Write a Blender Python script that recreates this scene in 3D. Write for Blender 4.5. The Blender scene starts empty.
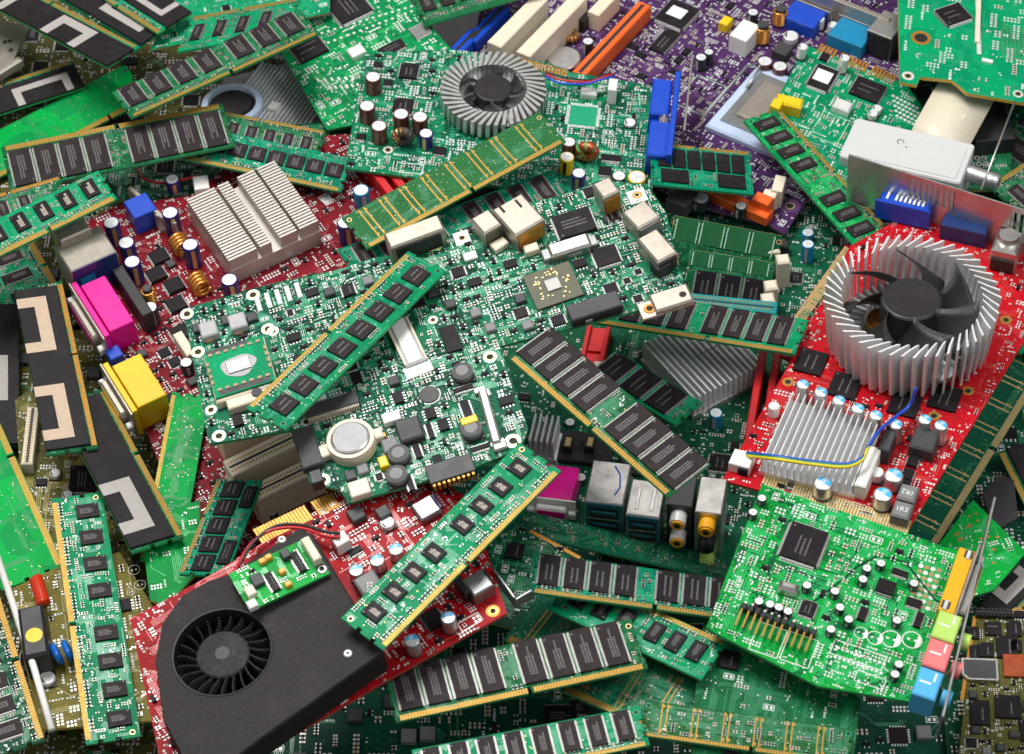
import bpy, math, random
from mathutils import Vector, Matrix
R = math.radians
scn = bpy.context.scene
COL = scn.collection
W, H = 1024, 754
# ------------------------------------------------------------------ camera (all modelling in millimetres, scaled to metres on build)
ELEV, DIST, LENS = 50.0, 1120.0, 85.0
TGT = Vector((0, 0, 25))
FW = Vector((0, math.cos(R(ELEV)), -math.sin(R(ELEV))))
RT = Vector((1, 0, 0)); UPV = RT.cross(FW)
CAM = TGT - FW * DIST
FPX = W * LENS / 36.0
def ray(px, py):
    return (RT * ((px - W / 2) / FPX) + UPV * ((H / 2 - py) / FPX) + FW).normalized()
def at(px, py, z):
    d = ray(px, py); return CAM + d * ((z - CAM.z) / d.z)
def hit(px, py, p, n):
    d = ray(px, py); return CAM + d * (n.dot(p - CAM) / n.dot(d))
def inpoly(x, y, P):
    c = False; j = len(P) - 1
    for i in range(len(P)):
        xi, yi = P[i]; xj, yj = P[j]
        if (yi > y) != (yj > y) and x < (xj - xi) * (y - yi) / (yj - yi) + xi: c = not c
        j = i
    return c
GS, GX0, GY0, GX1, GY1 = 6, -150, -150, 1180, 920
ZB = {(i, j): 0.0 for i in range(GX0, GX1, GS) for j in range(GY0, GY1, GS)}
def cells(P):
    xs = [p[0] for p in P]; ys = [p[1] for p in P]
    x0 = max(GX0, GX0 + int((min(xs) - GX0) // GS) * GS); y0 = max(GY0, GY0 + int((min(ys) - GY0) // GS) * GS)
    out = []
    for i in range(x0, int(min(GX1, max(xs) + GS)), GS):
        for j in range(y0, int(min(GY1, max(ys) + GS)), GS):
            if (i, j) in ZB and inpoly(i + .01, j + .01, P): out.append((i, j))
    for x, y in P:
        c = (GX0 + int(round((x - GX0) / GS)) * GS, GY0 + int(round((y - GY0) / GS)) * GS)
        if c in ZB and c not in out: out.append(c)
    return out
def solve_normal(O, U, V, asp, pref, k):
    cx = (U[0] + V[0]) / 2; cy = (U[1] + V[1]) / 2
    d = ray(cx, cy)
    best = None
    b = -d; r = RT; c = r.cross(d).normalized() if False else b.cross(r).normalized()
    r = c.cross(b)
    u2 = r * (U[0] - O[0]) - c * (U[1] - O[1]); v2 = r * (V[0] - O[0]) - c * (V[1] - O[1])
    a1 = pref.orthogonal().normalized(); a2 = pref.cross(a1)
    def cost(n, t):
        bn = b.dot(n)
        if bn < .15: return 1e9
        u = u2 - b * (u2.dot(n) / bn); v = v2 - b * (v2.dot(n) / bn)
        co = u.normalized().dot(v.normalized())
        e = 3 * co * co + k * t * t
        if asp: e += .5 * math.log(v.length / u.length / asp) ** 2
        return e
    for ti in range(0, 19):
        t = R(ti * 1.5)
        for ai in range(36):
            a = ai * R(10)
            n = pref * math.cos(t) + (a1 * math.cos(a) + a2 * math.sin(a)) * math.sin(t)
            e = cost(n, t)
            if best is None or e < best[0]: best = (e, n, ti * 1.5)
            if ti == 0: break
    return best
class Frame: pass
LOG = []
def frame(O, U, V, asp=None, poly=None, top=1.3, th=1.4, lift=0, z=None, pref=None, k=1.2, name=''):
    # three image corners of a rectangle -> its place in the pile, resting on what is already there
    cr = (U[0] - O[0]) * (V[1] - O[1]) - (U[1] - O[1]) * (V[0] - O[0])
    if cr > 0:
        V2 = (V[0] + U[0] - O[0], V[1] + U[1] - O[1]); O, U, V = U, O, V2
    pref = (pref or Vector((0, 0, 1))).normalized()
    e, n, tl = solve_normal(O, U, V, asp, pref, k)
    W4 = (U[0] + V[0] - O[0], U[1] + V[1] - O[1])
    P = poly or [O, U, W4, V]
    cx = (U[0] + V[0]) / 2; cy = (U[1] + V[1]) / 2
    cl = cells(P)
    auto = z is None
    zc = 0.0 if auto else z
    if auto:
        for it in range(5):
            p = at(cx, cy, zc)
            df = -1e9
            for c in cl:
                q = hit(c[0], c[1], p, n)
                df = max(df, ZB[c] + th + .5 + lift - q.z)
            zc += df
    p = at(cx, cy, zc)
    zs = []
    for c in cl:
        q = hit(c[0], c[1], p, n); zs.append(q.z)
        ZB[c] = max(ZB[c], q.z + top)
    f = Frame()
    f.n = n; f.o = hit(O[0], O[1], p, n)
    uu = hit(U[0], U[1], p, n) - f.o; vv = hit(V[0], V[1], p, n) - f.o
    f.u = uu.normalized(); f.v = n.cross(f.u)
    f.lx = uu.length; f.ly = vv.dot(f.v)
    f.su = f.lx / math.hypot(U[0] - O[0], U[1] - O[1]); f.sv = vv.length / math.hypot(V[0] - O[0], V[1] - O[1])
    dep = (p - CAM).length; f.mm = dep / FPX
    d = ray(cx, cy); f.sz = f.mm / max(.2, (n - d * n.dot(d)).length)
    f.P = P; f.px = (O, U, V)
    LOG.append('%-28s z %.0f..%.0f tilt %.0f e %.3f  %.0fx%.0f mm' % (name, min(zs or [0]), max(zs or [0]), tl, e, f.lx, f.ly))
    def L(px, py, h=0.0):
        q = hit(px, py, f.o + n * h, n) - f.o
        return (q.dot(f.u), q.dot(f.v))
    f.L = L
    f.mat = Matrix(((f.u.x, f.v.x, n.x, f.o.x * .001), (f.u.y, f.v.y, n.y, f.o.y * .001), (f.u.z, f.v.z, n.z, f.o.z * .001), (0, 0, 0, 1)))
    return f
# ------------------------------------------------------------------ materials
def nodes(name):
    m = bpy.data.materials.new(name); m.use_nodes = True
    nt = m.node_tree; b = nt.nodes['Principled BSDF']
    return m, nt, b
def nn(nt, t, **kw):
    n = nt.nodes.new(t)
    for k, v in kw.items():
        if k in n.inputs.keys(): n.inputs[k].default_value = v
        else: setattr(n, k, v)
    return n
def mixc(nt, fac, a, b, typ='MIX'):
    m = nt.nodes.new('ShaderNodeMix'); m.data_type = 'RGBA'; m.blend_type = typ
    for s, v in ((m.inputs[0], fac), (m.inputs[6], a), (m.inputs[7], b)):
        if hasattr(v, 'is_output'): nt.links.new(v, s)
        elif isinstance(v, (int, float)): s.default_value = v
        else: s.default_value = (*v, 1)
    return m.outputs[2]
def math2(nt, op, a, b):
    m = nt.nodes.new('ShaderNodeMath'); m.operation = op
    for s, v in ((m.inputs[0], a), (m.inputs[1], b)):
        if hasattr(v, 'is_output'): nt.links.new(v, s)
        else: s.default_value = v
    return m.outputs[0]
def plain(name, col, rough=.5, metal=0, var=.15, scale=400, coat=0, spec=.5):
    m, nt, b = nodes(name)
    tc = nn(nt, 'ShaderNodeTexCoord')
    no = nn(nt, 'ShaderNodeTexNoise', Scale=scale, Detail=4.0)
    nt.links.new(tc.outputs['Object'], no.inputs['Vector'])
    c2 = tuple(max(0, c * (1 - 2 * var)) for c in col); c3 = tuple(min(1, c * (1 + var)) for c in col)
    n9 = nn(nt, 'ShaderNodeTexNoise', Scale=90.0, Detail=8.0, Roughness=.7)   # thin uneven film of dust
    nt.links.new(tc.outputs['Object'], n9.inputs['Vector'])
    m9 = nn(nt, 'ShaderNodeMapRange'); m9.inputs['From Min'].default_value = .5; m9.inputs['From Max'].default_value = .8; m9.inputs['To Max'].default_value = .07
    nt.links.new(n9.outputs['Fac'], m9.inputs['Value'])
    nt.links.new(mixc(nt, m9.outputs[0], mixc(nt, no.outputs['Fac'], c2, c3), (.26, .24, .20)), b.inputs['Base Color'])
    n2 = nn(nt, 'ShaderNodeTexNoise', Scale=scale * .35, Detail=3.0)
    nt.links.new(tc.outputs['Object'], n2.inputs['Vector'])
    mr = nn(nt, 'ShaderNodeMapRange'); mr.inputs['To Min'].default_value = max(.03, rough - .12); mr.inputs['To Max'].default_value = min(1, rough + .15)
    nt.links.new(n2.outputs['Fac'], mr.inputs['Value']); nt.links.new(mr.outputs[0], b.inputs['Roughness'])
    b.inputs['Metallic'].default_value = metal
    b.inputs['Specular IOR Level'].default_value = spec
    if coat: b.inputs['Coat Weight'].default_value = coat; b.inputs['Coat Roughness'].default_value = .12
    return m
def pcbmat(name, col, lite, dark=None, rough=.36, amt=.6, tr=.38, speck=0):
    # solder mask over copper: pour areas, fine tracks, vias
    m, nt, b = nodes(name)
    b.inputs['Specular IOR Level'].default_value = .09
    dark = dark or tuple(c * .55 for c in col)
    tc = nn(nt, 'ShaderNodeTexCoord')
    vo = nn(nt, 'ShaderNodeTexVoronoi', Scale=85.0, distance='CHEBYCHEV'); nt.links.new(tc.outputs['Object'], vo.inputs['Vector'])
    hs = nn(nt, 'ShaderNodeSeparateColor'); nt.links.new(vo.outputs['Color'], hs.inputs[0])
    pour = math2(nt, 'GREATER_THAN', hs.outputs[0], .5)
    br = nn(nt, 'ShaderNodeTexBrick', Scale=1.0); br.offset = .37
    br.inputs['Brick Width'].default_value = 6.0; br.inputs['Row Height'].default_value = 1.15; br.inputs['Mortar Size'].default_value = .26; br.inputs['Mortar Smooth'].default_value = .2
    mp = nn(nt, 'ShaderNodeMapping'); mp.inputs['Scale'].default_value = (1000, 1000, 1000); mp.inputs['Rotation'].default_value = (0, 0, 0)
    nt.links.new(tc.outputs['Object'], mp.inputs[0])
    mp2 = nn(nt, 'ShaderNodeMapping'); mp2.inputs['Scale'].default_value = (1000, 1000, 1000); mp2.inputs['Rotation'].default_value = (0, 0, R(45))
    nt.links.new(tc.outputs['Object'], mp2.inputs[0])
    br2 = nn(nt, 'ShaderNodeTexBrick', Scale=1.0); br2.inputs['Brick Width'].default_value = 11.0; br2.inputs['Row Height'].default_value = 1.5; br2.inputs['Mortar Size'].default_value = .3
    nt.links.new(mp.outputs[0], br.inputs['Vector']); nt.links.new(mp2.outputs[0], br2.inputs['Vector'])
    nz = nn(nt, 'ShaderNodeTexNoise', Scale=38.0, Detail=1.0); nt.links.new(tc.outputs['Object'], nz.inputs['Vector'])
    msk = math2(nt, 'GREATER_THAN', nz.outputs['Fac'], .52)
    lines = nn(nt, 'ShaderNodeMix'); lines.data_type = 'FLOAT'
    nt.links.new(msk, lines.inputs[0]); nt.links.new(br.outputs['Fac'], lines.inputs[2]); nt.links.new(br2.outputs['Fac'], lines.inputs[3])
    c = mixc(nt, math2(nt, 'MULTIPLY', pour, amt), col, dark)
    c = mixc(nt, math2(nt, 'MULTIPLY', lines.outputs[0], tr), c, lite)
    v2 = nn(nt, 'ShaderNodeTexVoronoi', Scale=330.0); nt.links.new(tc.outputs['Object'], v2.inputs['Vector'])
    via = math2(nt, 'LESS_THAN', v2.outputs['Distance'], .13)
    c = mixc(nt, math2(nt, 'MULTIPLY', via, .7), c, tuple(min(1, x * 1.3 + .05) for x in lite))
    if speck:      # tiny pads and printed marks
        v3 = nn(nt, 'ShaderNodeTexVoronoi', Scale=620.0, distance='CHEBYCHEV'); v3.inputs['Randomness'].default_value = .75; nt.links.new(tc.outputs['Object'], v3.inputs['Vector'])
        s3 = nn(nt, 'ShaderNodeSeparateColor'); nt.links.new(v3.outputs['Color'], s3.inputs[0])
        inside = math2(nt, 'LESS_THAN', v3.outputs['Distance'], .34)
        n4 = nn(nt, 'ShaderNodeTexNoise', Scale=70.0, Detail=1.0); nt.links.new(tc.outputs['Object'], n4.inputs['Vector'])
        zone = math2(nt, 'GREATER_THAN', n4.outputs['Fac'], .42)
        k1 = math2(nt, 'MULTIPLY', math2(nt, 'MULTIPLY', math2(nt, 'GREATER_THAN', s3.outputs[0], 1 - .34 * speck), inside), zone)
        k2 = math2(nt, 'MULTIPLY', math2(nt, 'LESS_THAN', s3.outputs[0], .22 * speck), inside)
        c = mixc(nt, math2(nt, 'MULTIPLY', k1, .85), c, (.52, .56, .50)); c = mixc(nt, math2(nt, 'MULTIPLY', k2, .8), c, (.02, .03, .025))
    n3 = nn(nt, 'ShaderNodeTexNoise', Scale=25.0, Detail=5.0); nt.links.new(tc.outputs['Object'], n3.inputs['Vector'])
    mr = nn(nt, 'ShaderNodeMapRange'); mr.inputs['To Min'].default_value = .78; mr.inputs['To Max'].default_value = 1.2
    nt.links.new(n3.outputs['Fac'], mr.inputs['Value'])
    c = mixc(nt, 1.0, c, mr.outputs[0], 'MULTIPLY')
    oi = nn(nt, 'ShaderNodeObjectInfo'); mo = nn(nt, 'ShaderNodeMapRange'); mo.inputs['To Min'].default_value = .72; mo.inputs['To Max'].default_value = 1.08   # batches of boards differ in tone
    nt.links.new(oi.outputs['Random'], mo.inputs['Value']); c = mixc(nt, 1.0, c, mo.outputs[0], 'MULTIPLY')
    n9 = nn(nt, 'ShaderNodeTexNoise', Scale=60.0, Detail=8.0, Roughness=.75); nt.links.new(tc.outputs['Object'], n9.inputs['Vector'])
    m9 = nn(nt, 'ShaderNodeMapRange'); m9.inputs['From Min'].default_value = .52; m9.inputs['From Max'].default_value = .85; m9.inputs['To Max'].default_value = .10
    nt.links.new(n9.outputs['Fac'], m9.inputs['Value'])
    c = mixc(nt, m9.outputs[0], c, (.20, .20, .16))
    nt.links.new(c, b.inputs['Base Color'])
    mr2 = nn(nt, 'ShaderNodeMapRange'); mr2.inputs['To Min'].default_value = rough - .1; mr2.inputs['To Max'].default_value = rough + .2
    nt.links.new(n3.outputs['Fac'], mr2.inputs['Value']); nt.links.new(mr2.outputs[0], b.inputs['Roughness'])
    bp = nn(nt, 'ShaderNodeBump', Strength=.25, Distance=.0001); nt.links.new(lines.outputs[0], bp.inputs['Height']); nt.links.new(bp.outputs[0], b.inputs['Normal'])
    return m
M = {}
M['g_bright'] = pcbmat('bright green solder mask', (.0, .33, .038), (.01, .46, .08))
M['g_brightc'] = pcbmat('emerald card solder mask', (.0, .27, .075), (.01, .40, .14), speck=.5)
M['g_plain'] = pcbmat('plain green solder mask', (.0, .35, .06), (.0, .42, .085), amt=.8, tr=.05, dark=(.003, .24, .06))
M['g_teal'] = pcbmat('teal green solder mask', (.0, .28, .105), (.0, .37, .16), dark=(.0, .17, .075))
M['g_teal2'] = pcbmat('blue green solder mask', (.0, .19, .10), (.0, .27, .15))
M['g_mid'] = pcbmat('mid green solder mask', (.006, .12, .04), (.03, .21, .08))
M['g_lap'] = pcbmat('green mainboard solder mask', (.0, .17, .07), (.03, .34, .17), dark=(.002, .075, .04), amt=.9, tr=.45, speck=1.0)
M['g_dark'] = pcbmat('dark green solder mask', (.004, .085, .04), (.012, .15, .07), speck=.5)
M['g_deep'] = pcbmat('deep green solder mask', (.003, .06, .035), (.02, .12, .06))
M['g_back'] = pcbmat('module back solder mask', (.012, .115, .034), (.05, .20, .06), amt=.3, tr=.7)
M['g_backd'] = pcbmat('dark module back solder mask', (.004, .11, .06), (.02, .16, .08), amt=.3, tr=.6)
M['red'] = pcbmat('red solder mask', (.47, .003, .012), (.55, .03, .03), dark=(.33, .002, .008), speck=.4)
M['dkred'] = pcbmat('dark red solder mask', (.22, .004, .014), (.32, .03, .045), dark=(.11, .002, .008), speck=.7)
M['purple'] = pcbmat('purple solder mask', (.055, .017, .085), (.13, .06, .17), dark=(.035, .01, .055), speck=.7)
M['olive'] = pcbmat('olive solder mask', (.20, .17, .025), (.34, .28, .07), dark=(.13, .11, .015))
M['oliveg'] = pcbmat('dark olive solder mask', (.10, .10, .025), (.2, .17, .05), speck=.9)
M['edge'] = plain('fibreglass board edge', (.30, .33, .12), .6)
M['edge_g'] = plain('green board edge', (.04, .30, .10), .5)
M['edge_r'] = plain('red board edge', (.45, .06, .04), .5)
M['edge_y'] = plain('yellow board edge', (.62, .38, .06), .5)
M['edge_p'] = plain('purple board edge', (.12, .06, .12), .5)
M['gold'] = plain('gold contacts', (.46, .25, .04), .42, .5, var=.1)
M['goldo'] = plain('orange gold contacts', (.52, .23, .03), .42, .5, var=.1)
M['goldp'] = plain('pale gold contacts', (.80, .62, .28), .38, .7, var=.1)
M['tin'] = plain('tinned solder', (.80, .80, .78), .36, .3, var=.1)
M['tind'] = plain('dull tin leads', (.52, .51, .48), .42, .7, var=.2)
M['alum'] = plain('warm aluminium fins', (.60, .56, .51), .42, .5, var=.08, scale=900)
M['brownl'] = plain('light brown print', (.26, .12, .10), .4)
M['alu'] = plain('brushed aluminium', (.66, .65, .64), .34, .85, var=.1, scale=900)
M['aluw'] = plain('pale aluminium', (.84, .84, .84), .40, .55, var=.06, scale=900)
M['alud'] = plain('dark aluminium', (.34, .35, .35), .4, .8)
M['steel'] = plain('steel sheet', (.60, .58, .55), .3, .9, var=.12)
M['steelw'] = plain('warm steel sheet', (.46, .41, .345), .36, .7, var=.12)
M['chip'] = plain('black chip epoxy', (.016, .013, .016), .45, var=.2, scale=1500, spec=.13)
M['chipb'] = plain('grey brown chip epoxy', (.026, .019, .021), .5, var=.2, scale=1500, spec=.13)
M['black'] = plain('black plastic', (.018, .018, .019), .45)
M['blackm'] = plain('matt black shroud', (.026, .023, .023), .62, var=.2, scale=2500, spec=.2)
M['film'] = plain('black graphite film', (.015, .012, .014), .5, var=.2, scale=1500, spec=.2)
M['grey'] = plain('grey marking', (.40, .37, .345), .5, var=.08)
M['tan'] = plain('tan marking', (.52, .39, .28), .5, var=.08)
M['mark'] = plain('chip print', (.12, .11, .11), .5)
M['markb'] = plain('bright chip print', (.46, .40, .33), .5)
M['silk'] = plain('white silkscreen', (.78, .82, .78), .55, var=.05)
M['silkg'] = plain('pale green silkscreen', (.40, .66, .48), .55)
M['white'] = plain('white plastic', (.82, .81, .77), .38, var=.03)
M['whitem'] = plain('matt white housing', (.58, .585, .58), .5, var=.03)
M['cream'] = plain('cream plastic', (.72, .65, .51), .42, var=.04)
M['ivory'] = plain('ivory plastic', (.76, .66, .50), .42, var=.05)
M['orange'] = plain('orange plastic', (.80, .12, .012), .4, var=.05)
M['blue'] = plain('blue plastic', (.004, .06, .50), .36, var=.06)
M['bluet'] = plain('teal blue plastic', (.002, .22, .42), .36, var=.06)
M['blued'] = plain('dark blue plastic', (.005, .03, .14), .36, var=.06)
M['navy'] = plain('navy capacitor sleeve', (.022, .018, .16), .3, var=.1)
M['brown'] = plain('brown capacitor sleeve', (.10, .022, .018), .32, var=.1)
M['blk'] = plain('black capacitor sleeve', (.018, .022, .03), .32, var=.1)
M['ylw'] = plain('yellow plastic', (.82, .55, .005), .38, var=.04)
M['ylwo'] = plain('orange yellow plastic', (.86, .40, .005), .36, var=.05)
M['magenta'] = plain('magenta plastic', (.78, .0, .28), .36, var=.05)
M['pink'] = plain('pink plastic', (.85, .19, .19), .4, var=.05)
M['lime'] = plain('lime plastic', (.45, .68, .14), .4, var=.05)
M['sky'] = plain('sky blue plastic', (.08, .44, .76), .4, var=.05)
M['skyp'] = plain('light blue capacitor print', (.04, .42, .80), .4, var=.05)
M['sil'] = plain('capacitor top aluminium', (.84, .86, .86), .34, .35, var=.05)
M['copper'] = plain('copper winding', (.80, .36, .08), .28, .75, var=.15)
M['copperr'] = plain('red copper winding', (.55, .12, .05), .28, .7, var=.15)
M['coreg'] = plain('green ferrite core', (.10, .42, .10), .4)
M['ferrite'] = plain('dark ferrite', (.045, .045, .048), .55)
M['greyp'] = plain('grey moulded inductor', (.20, .20, .20), .55, var=.1)
M['greyl'] = plain('light grey moulded inductor', (.42, .41, .42), .5, var=.1)
M['mlcc'] = plain('ceramic capacitor', (.42, .27, .14), .45, var=.2)
M['amber'] = plain('tantalum capacitor', (.80, .40, .04), .4, var=.1)
M['redp'] = plain('red plastic', (.60, .008, .012), .38, var=.06)
M['redg'] = plain('glossy red dipped capacitor', (.52, .03, .006), .18, var=.05)
M['bluec'] = plain('blue dipped capacitor', (.01, .14, .55), .2, var=.05)
M['hole'] = plain('dark opening', (.008, .008, .008), .7)
M['bgasub'] = plain('chip substrate', (.085, .085, .045), .45)
M['die'] = plain('silicon die', (.42, .40, .39), .3, .3)
M['usbin'] = plain('usb tongue blue', (.01, .11, .16), .35)
M['wirer'] = plain('red wire', (.55, .01, .02), .4)
M['wireb'] = plain('blue wire', (.01, .07, .55), .4)
M['wirey'] = plain('yellow wire', (.80, .62, .02), .4)
M['wirek'] = plain('black wire', (.02, .02, .02), .4)
M['wireg'] = plain('green wire', (.02, .25, .08), .4)
M['tealp'] = plain('teal slot plastic', (.0, .25, .26), .4)
M['lblue'] = plain('pale blue plastic', (.50, .60, .80), .35, var=.05)
M['table'] = plain('dark table', (.02, .02, .022), .6)
M['label'] = plain('white paper label', (.78, .79, .80), .6, var=.03)
# ------------------------------------------------------------------ mesh builder
class MB:
    def __init__(s): s.v = []; s.f = []; s.m = []; s.sm = []; s.mats = []
    def mi(s, k):
        if k not in s.mats: s.mats.append(k)
        return s.mats.index(k)
    def add(s, vs, fs, mat, smooth=False):
        b = len(s.v); s.v.extend(vs); k = s.mi(mat)
        for f in fs:
            s.f.append(tuple(i + b for i in f)); s.m.append(k); s.sm.append(smooth)
    def box(s, cx, cy, z, sx, sy, sz, mat, rot=0, ch=0, topmat=None):
        c, n = math.cos(rot), math.sin(rot)
        def ring(hx, hy, zz): return [(cx + x * c - y * n, cy + x * n + y * c, zz) for x, y in ((-hx, -hy), (hx, -hy), (hx, hy), (-hx, hy))]
        hx, hy = sx / 2, sy / 2
        if ch <= 0:
            s.add(ring(hx, hy, z) + ring(hx, hy, z + sz), [(0, 1, 5, 4), (1, 2, 6, 5), (2, 3, 7, 6), (3, 0, 4, 7), (3, 2, 1, 0)] + ([] if topmat else [(4, 5, 6, 7)]), mat)
            if topmat: s.add(ring(hx, hy, z + sz), [(0, 1, 2, 3)], topmat)
        else:
            ch = min(ch, hx * .6, hy * .6, sz * .6)
            s.add(ring(hx, hy, z) + ring(hx, hy, z + sz - ch) + ring(hx - ch, hy - ch, z + sz),
                  [(0, 1, 5, 4), (1, 2, 6, 5), (2, 3, 7, 6), (3, 0, 4, 7), (3, 2, 1, 0), (4, 5, 9, 8), (5, 6, 10, 9), (6, 7, 11, 10), (7, 4, 8, 11)] + ([] if topmat else [(8, 9, 10, 11)]), mat)
            if topmat: s.add(ring(hx - ch, hy - ch, z + sz), [(0, 1, 2, 3)], topmat)
    def flat(s, cx, cy, z, sx, sy, mat, rot=0):
        c, n = math.cos(rot), math.sin(rot); hx, hy = sx / 2, sy / 2
        s.add([(cx + x * c - y * n, cy + x * n + y * c, z) for x, y in ((-hx, -hy), (hx, -hy), (hx, hy), (-hx, hy))], [(0, 1, 2, 3)], mat)
    def disc(s, cx, cy, z, r, mat, n=10, a0=0, a1=None):
        if a1 is None:
            s.add([(cx + r * math.cos(2 * math.pi * i / n), cy + r * math.sin(2 * math.pi * i / n), z) for i in range(n)], [tuple(range(n))], mat)
        else:
            s.add([(cx + r * math.cos(a0 + (a1 - a0) * i / n), cy + r * math.sin(a0 + (a1 - a0) * i / n), z) for i in range(n + 1)], [tuple(range(n + 1))], mat)
    def annulus(s, cx, cy, z, r0, r1, mat, n=20, h=0):
        vs = []
        for i in range(n):
            a = 2 * math.pi * i / n; ca, sa = math.cos(a), math.sin(a)
            vs += [(cx + r0 * ca, cy + r0 * sa, z), (cx + r1 * ca, cy + r1 * sa, z)]
        s.add(vs, [(2 * i, 2 * i + 1, (2 * i + 3) % (2 * n), (2 * i + 2) % (2 * n)) for i in range(n)], mat)
    def lathe(s, cx, cy, prof, n=24, mat=None, cap=True):
        # prof: (r, z, material of the band that ends here)
        for k in range(1, len(prof)):
            r0, z0 = prof[k - 1][:2]; r1, z1 = prof[k][:2]; mt = prof[k][2] if len(prof[k]) > 2 else mat
            vs = []
            for i in range(n):
                a = 2 * math.pi * i / n; ca, sa = math.cos(a), math.sin(a)
                vs += [(cx + r0 * ca, cy + r0 * sa, z0), (cx + r1 * ca, cy + r1 * sa, z1)]
            if r1 < 1e-6:
                s.add([vs[2 * i] for i in range(n)], [tuple(range(n))], mt)
            else:
                s.add(vs, [(2 * i, (2 * i + 2) % (2 * n), (2 * i + 3) % (2 * n), 2 * i + 1) for i in range(n)], mt, True)
    def prism(s, poly, z0, z1, mat, side=None):
        n = len(poly)
        ar = sum(poly[i][0] * poly[(i + 1) % n][1] - poly[(i + 1) % n][0] * poly[i][1] for i in range(n))
        if ar < 0: poly = poly[::-1]
        s.add([(x, y, z1) for x, y in poly], [tuple(range(n))], mat)
        s.add([(x, y, z0) for x, y in poly], [tuple(range(n - 1, -1, -1))], mat)
        s.add([(x, y, z0) for x, y in poly] + [(x, y, z1) for x, y in poly], [(i, (i + 1) % n, n + (i + 1) % n, n + i) for i in range(n)], side or mat)
    def hexa(s, p, mat):
        # eight corners: bottom ring then top ring
        s.add(p, [(3, 2, 1, 0), (4, 5, 6, 7), (0, 1, 5, 4), (1, 2, 6, 5), (2, 3, 7, 6), (3, 0, 4, 7)], mat)
    def tube(s, pts, r, mat, n=8):
        P = [Vector(p) for p in pts]; rings = []
        for i, p in enumerate(P):
            t = (P[min(i + 1, len(P) - 1)] - P[max(i - 1, 0)]).normalized()
            a = t.cross(Vector((0, 0, 1)));
            if a.length < .05: a = t.cross(Vector((1, 0, 0)))
            a.normalize(); b = t.cross(a)
            rings.append([tuple(p + (a * math.cos(2 * math.pi * k / n) + b * math.sin(2 * math.pi * k / n)) * r) for k in range(n)])
        vs = [v for g in rings for v in g]; fs = []
        for i in range(len(P) - 1):
            for k in range(n):
                fs.append((i * n + k, i * n + (k + 1) % n, (i + 1) * n + (k + 1) % n, (i + 1) * n + k))
        fs.append(tuple(range(n))[::-1]); fs.append(tuple((len(P) - 1) * n + k for k in range(n)))
        s.add(vs, fs, mat, True)
    def ribbon(s, pts, w, z, mat):
        n = len(pts); vs = []
        for i in range(n):
            x, y = pts[i]
            x0, y0 = pts[max(i - 1, 0)]; x1, y1 = pts[min(i + 1, n - 1)]
            dx, dy = x1 - x0, y1 - y0; l = math.hypot(dx, dy) or 1
            vs += [(x - dy / l * w / 2, y + dx / l * w / 2, z), (x + dy / l * w / 2, y - dx / l * w / 2, z)]
        s.add(vs, [(2 * i, 2 * i + 1, 2 * i + 3, 2 * i + 2) for i in range(n - 1)], mat)
    def text(s, body, cx, cy, z, size, mat, rot=0):
        cu = bpy.data.curves.new('writing', 'FONT'); cu.body = body; cu.size = size; cu.align_x = 'CENTER'; cu.align_y = 'CENTER'
        ob = bpy.data.objects.new('writing', cu); COL.objects.link(ob)
        bpy.context.view_layer.update()
        me = bpy.data.meshes.new_from_object(ob.evaluated_get(bpy.context.evaluated_depsgraph_get()))
        c, n = math.cos(rot), math.sin(rot)
        s.add([(cx + v.co.x * c - v.co.y * n, cy + v.co.x * n + v.co.y * c, z) for v in me.vertices], [tuple(p.vertices) for p in me.polygons], mat)
        bpy.data.objects.remove(ob); bpy.data.curves.remove(cu); bpy.data.meshes.remove(me)
    def mesh(s, name):
        me = bpy.data.meshes.new(name)
        me.from_pydata([(x * .001, y * .001, z * .001) for x, y, z in s.v], [], s.f)
        for k in s.mats: me.materials.append(M[k])
        me.polygons.foreach_set('material_index', s.m); me.polygons.foreach_set('use_smooth', s.sm)
        me.update(); return me
    def build(s, name, parent=None, loc=None, label=None, kind=None):
        o = bpy.data.objects.new(name, s.mesh(name)); COL.objects.link(o)
        if parent is not None: o.parent = parent
        if loc: o.location = [c * .001 for c in loc]
        if label: o['label'] = label
        if kind: o['kind'] = kind
        return o
def place_copy(me, name, parent, x, y, z=0, rot=0, label=None):
    o = bpy.data.objects.new(name, me); COL.objects.link(o); o.parent = parent
    o.location = (x * .001, y * .001, z * .001); o.rotation_euler = (0, 0, rot)
    if label: o['label'] = label
    return o
def thing(name, label, cat, mat, group=None):
    o = bpy.data.objects.new(name, None); o.empty_display_size = .01; COL.objects.link(o)
    o.matrix_world = mat; o['label'] = label; o['category'] = cat
    if group: o['group'] = group
    return o
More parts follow.
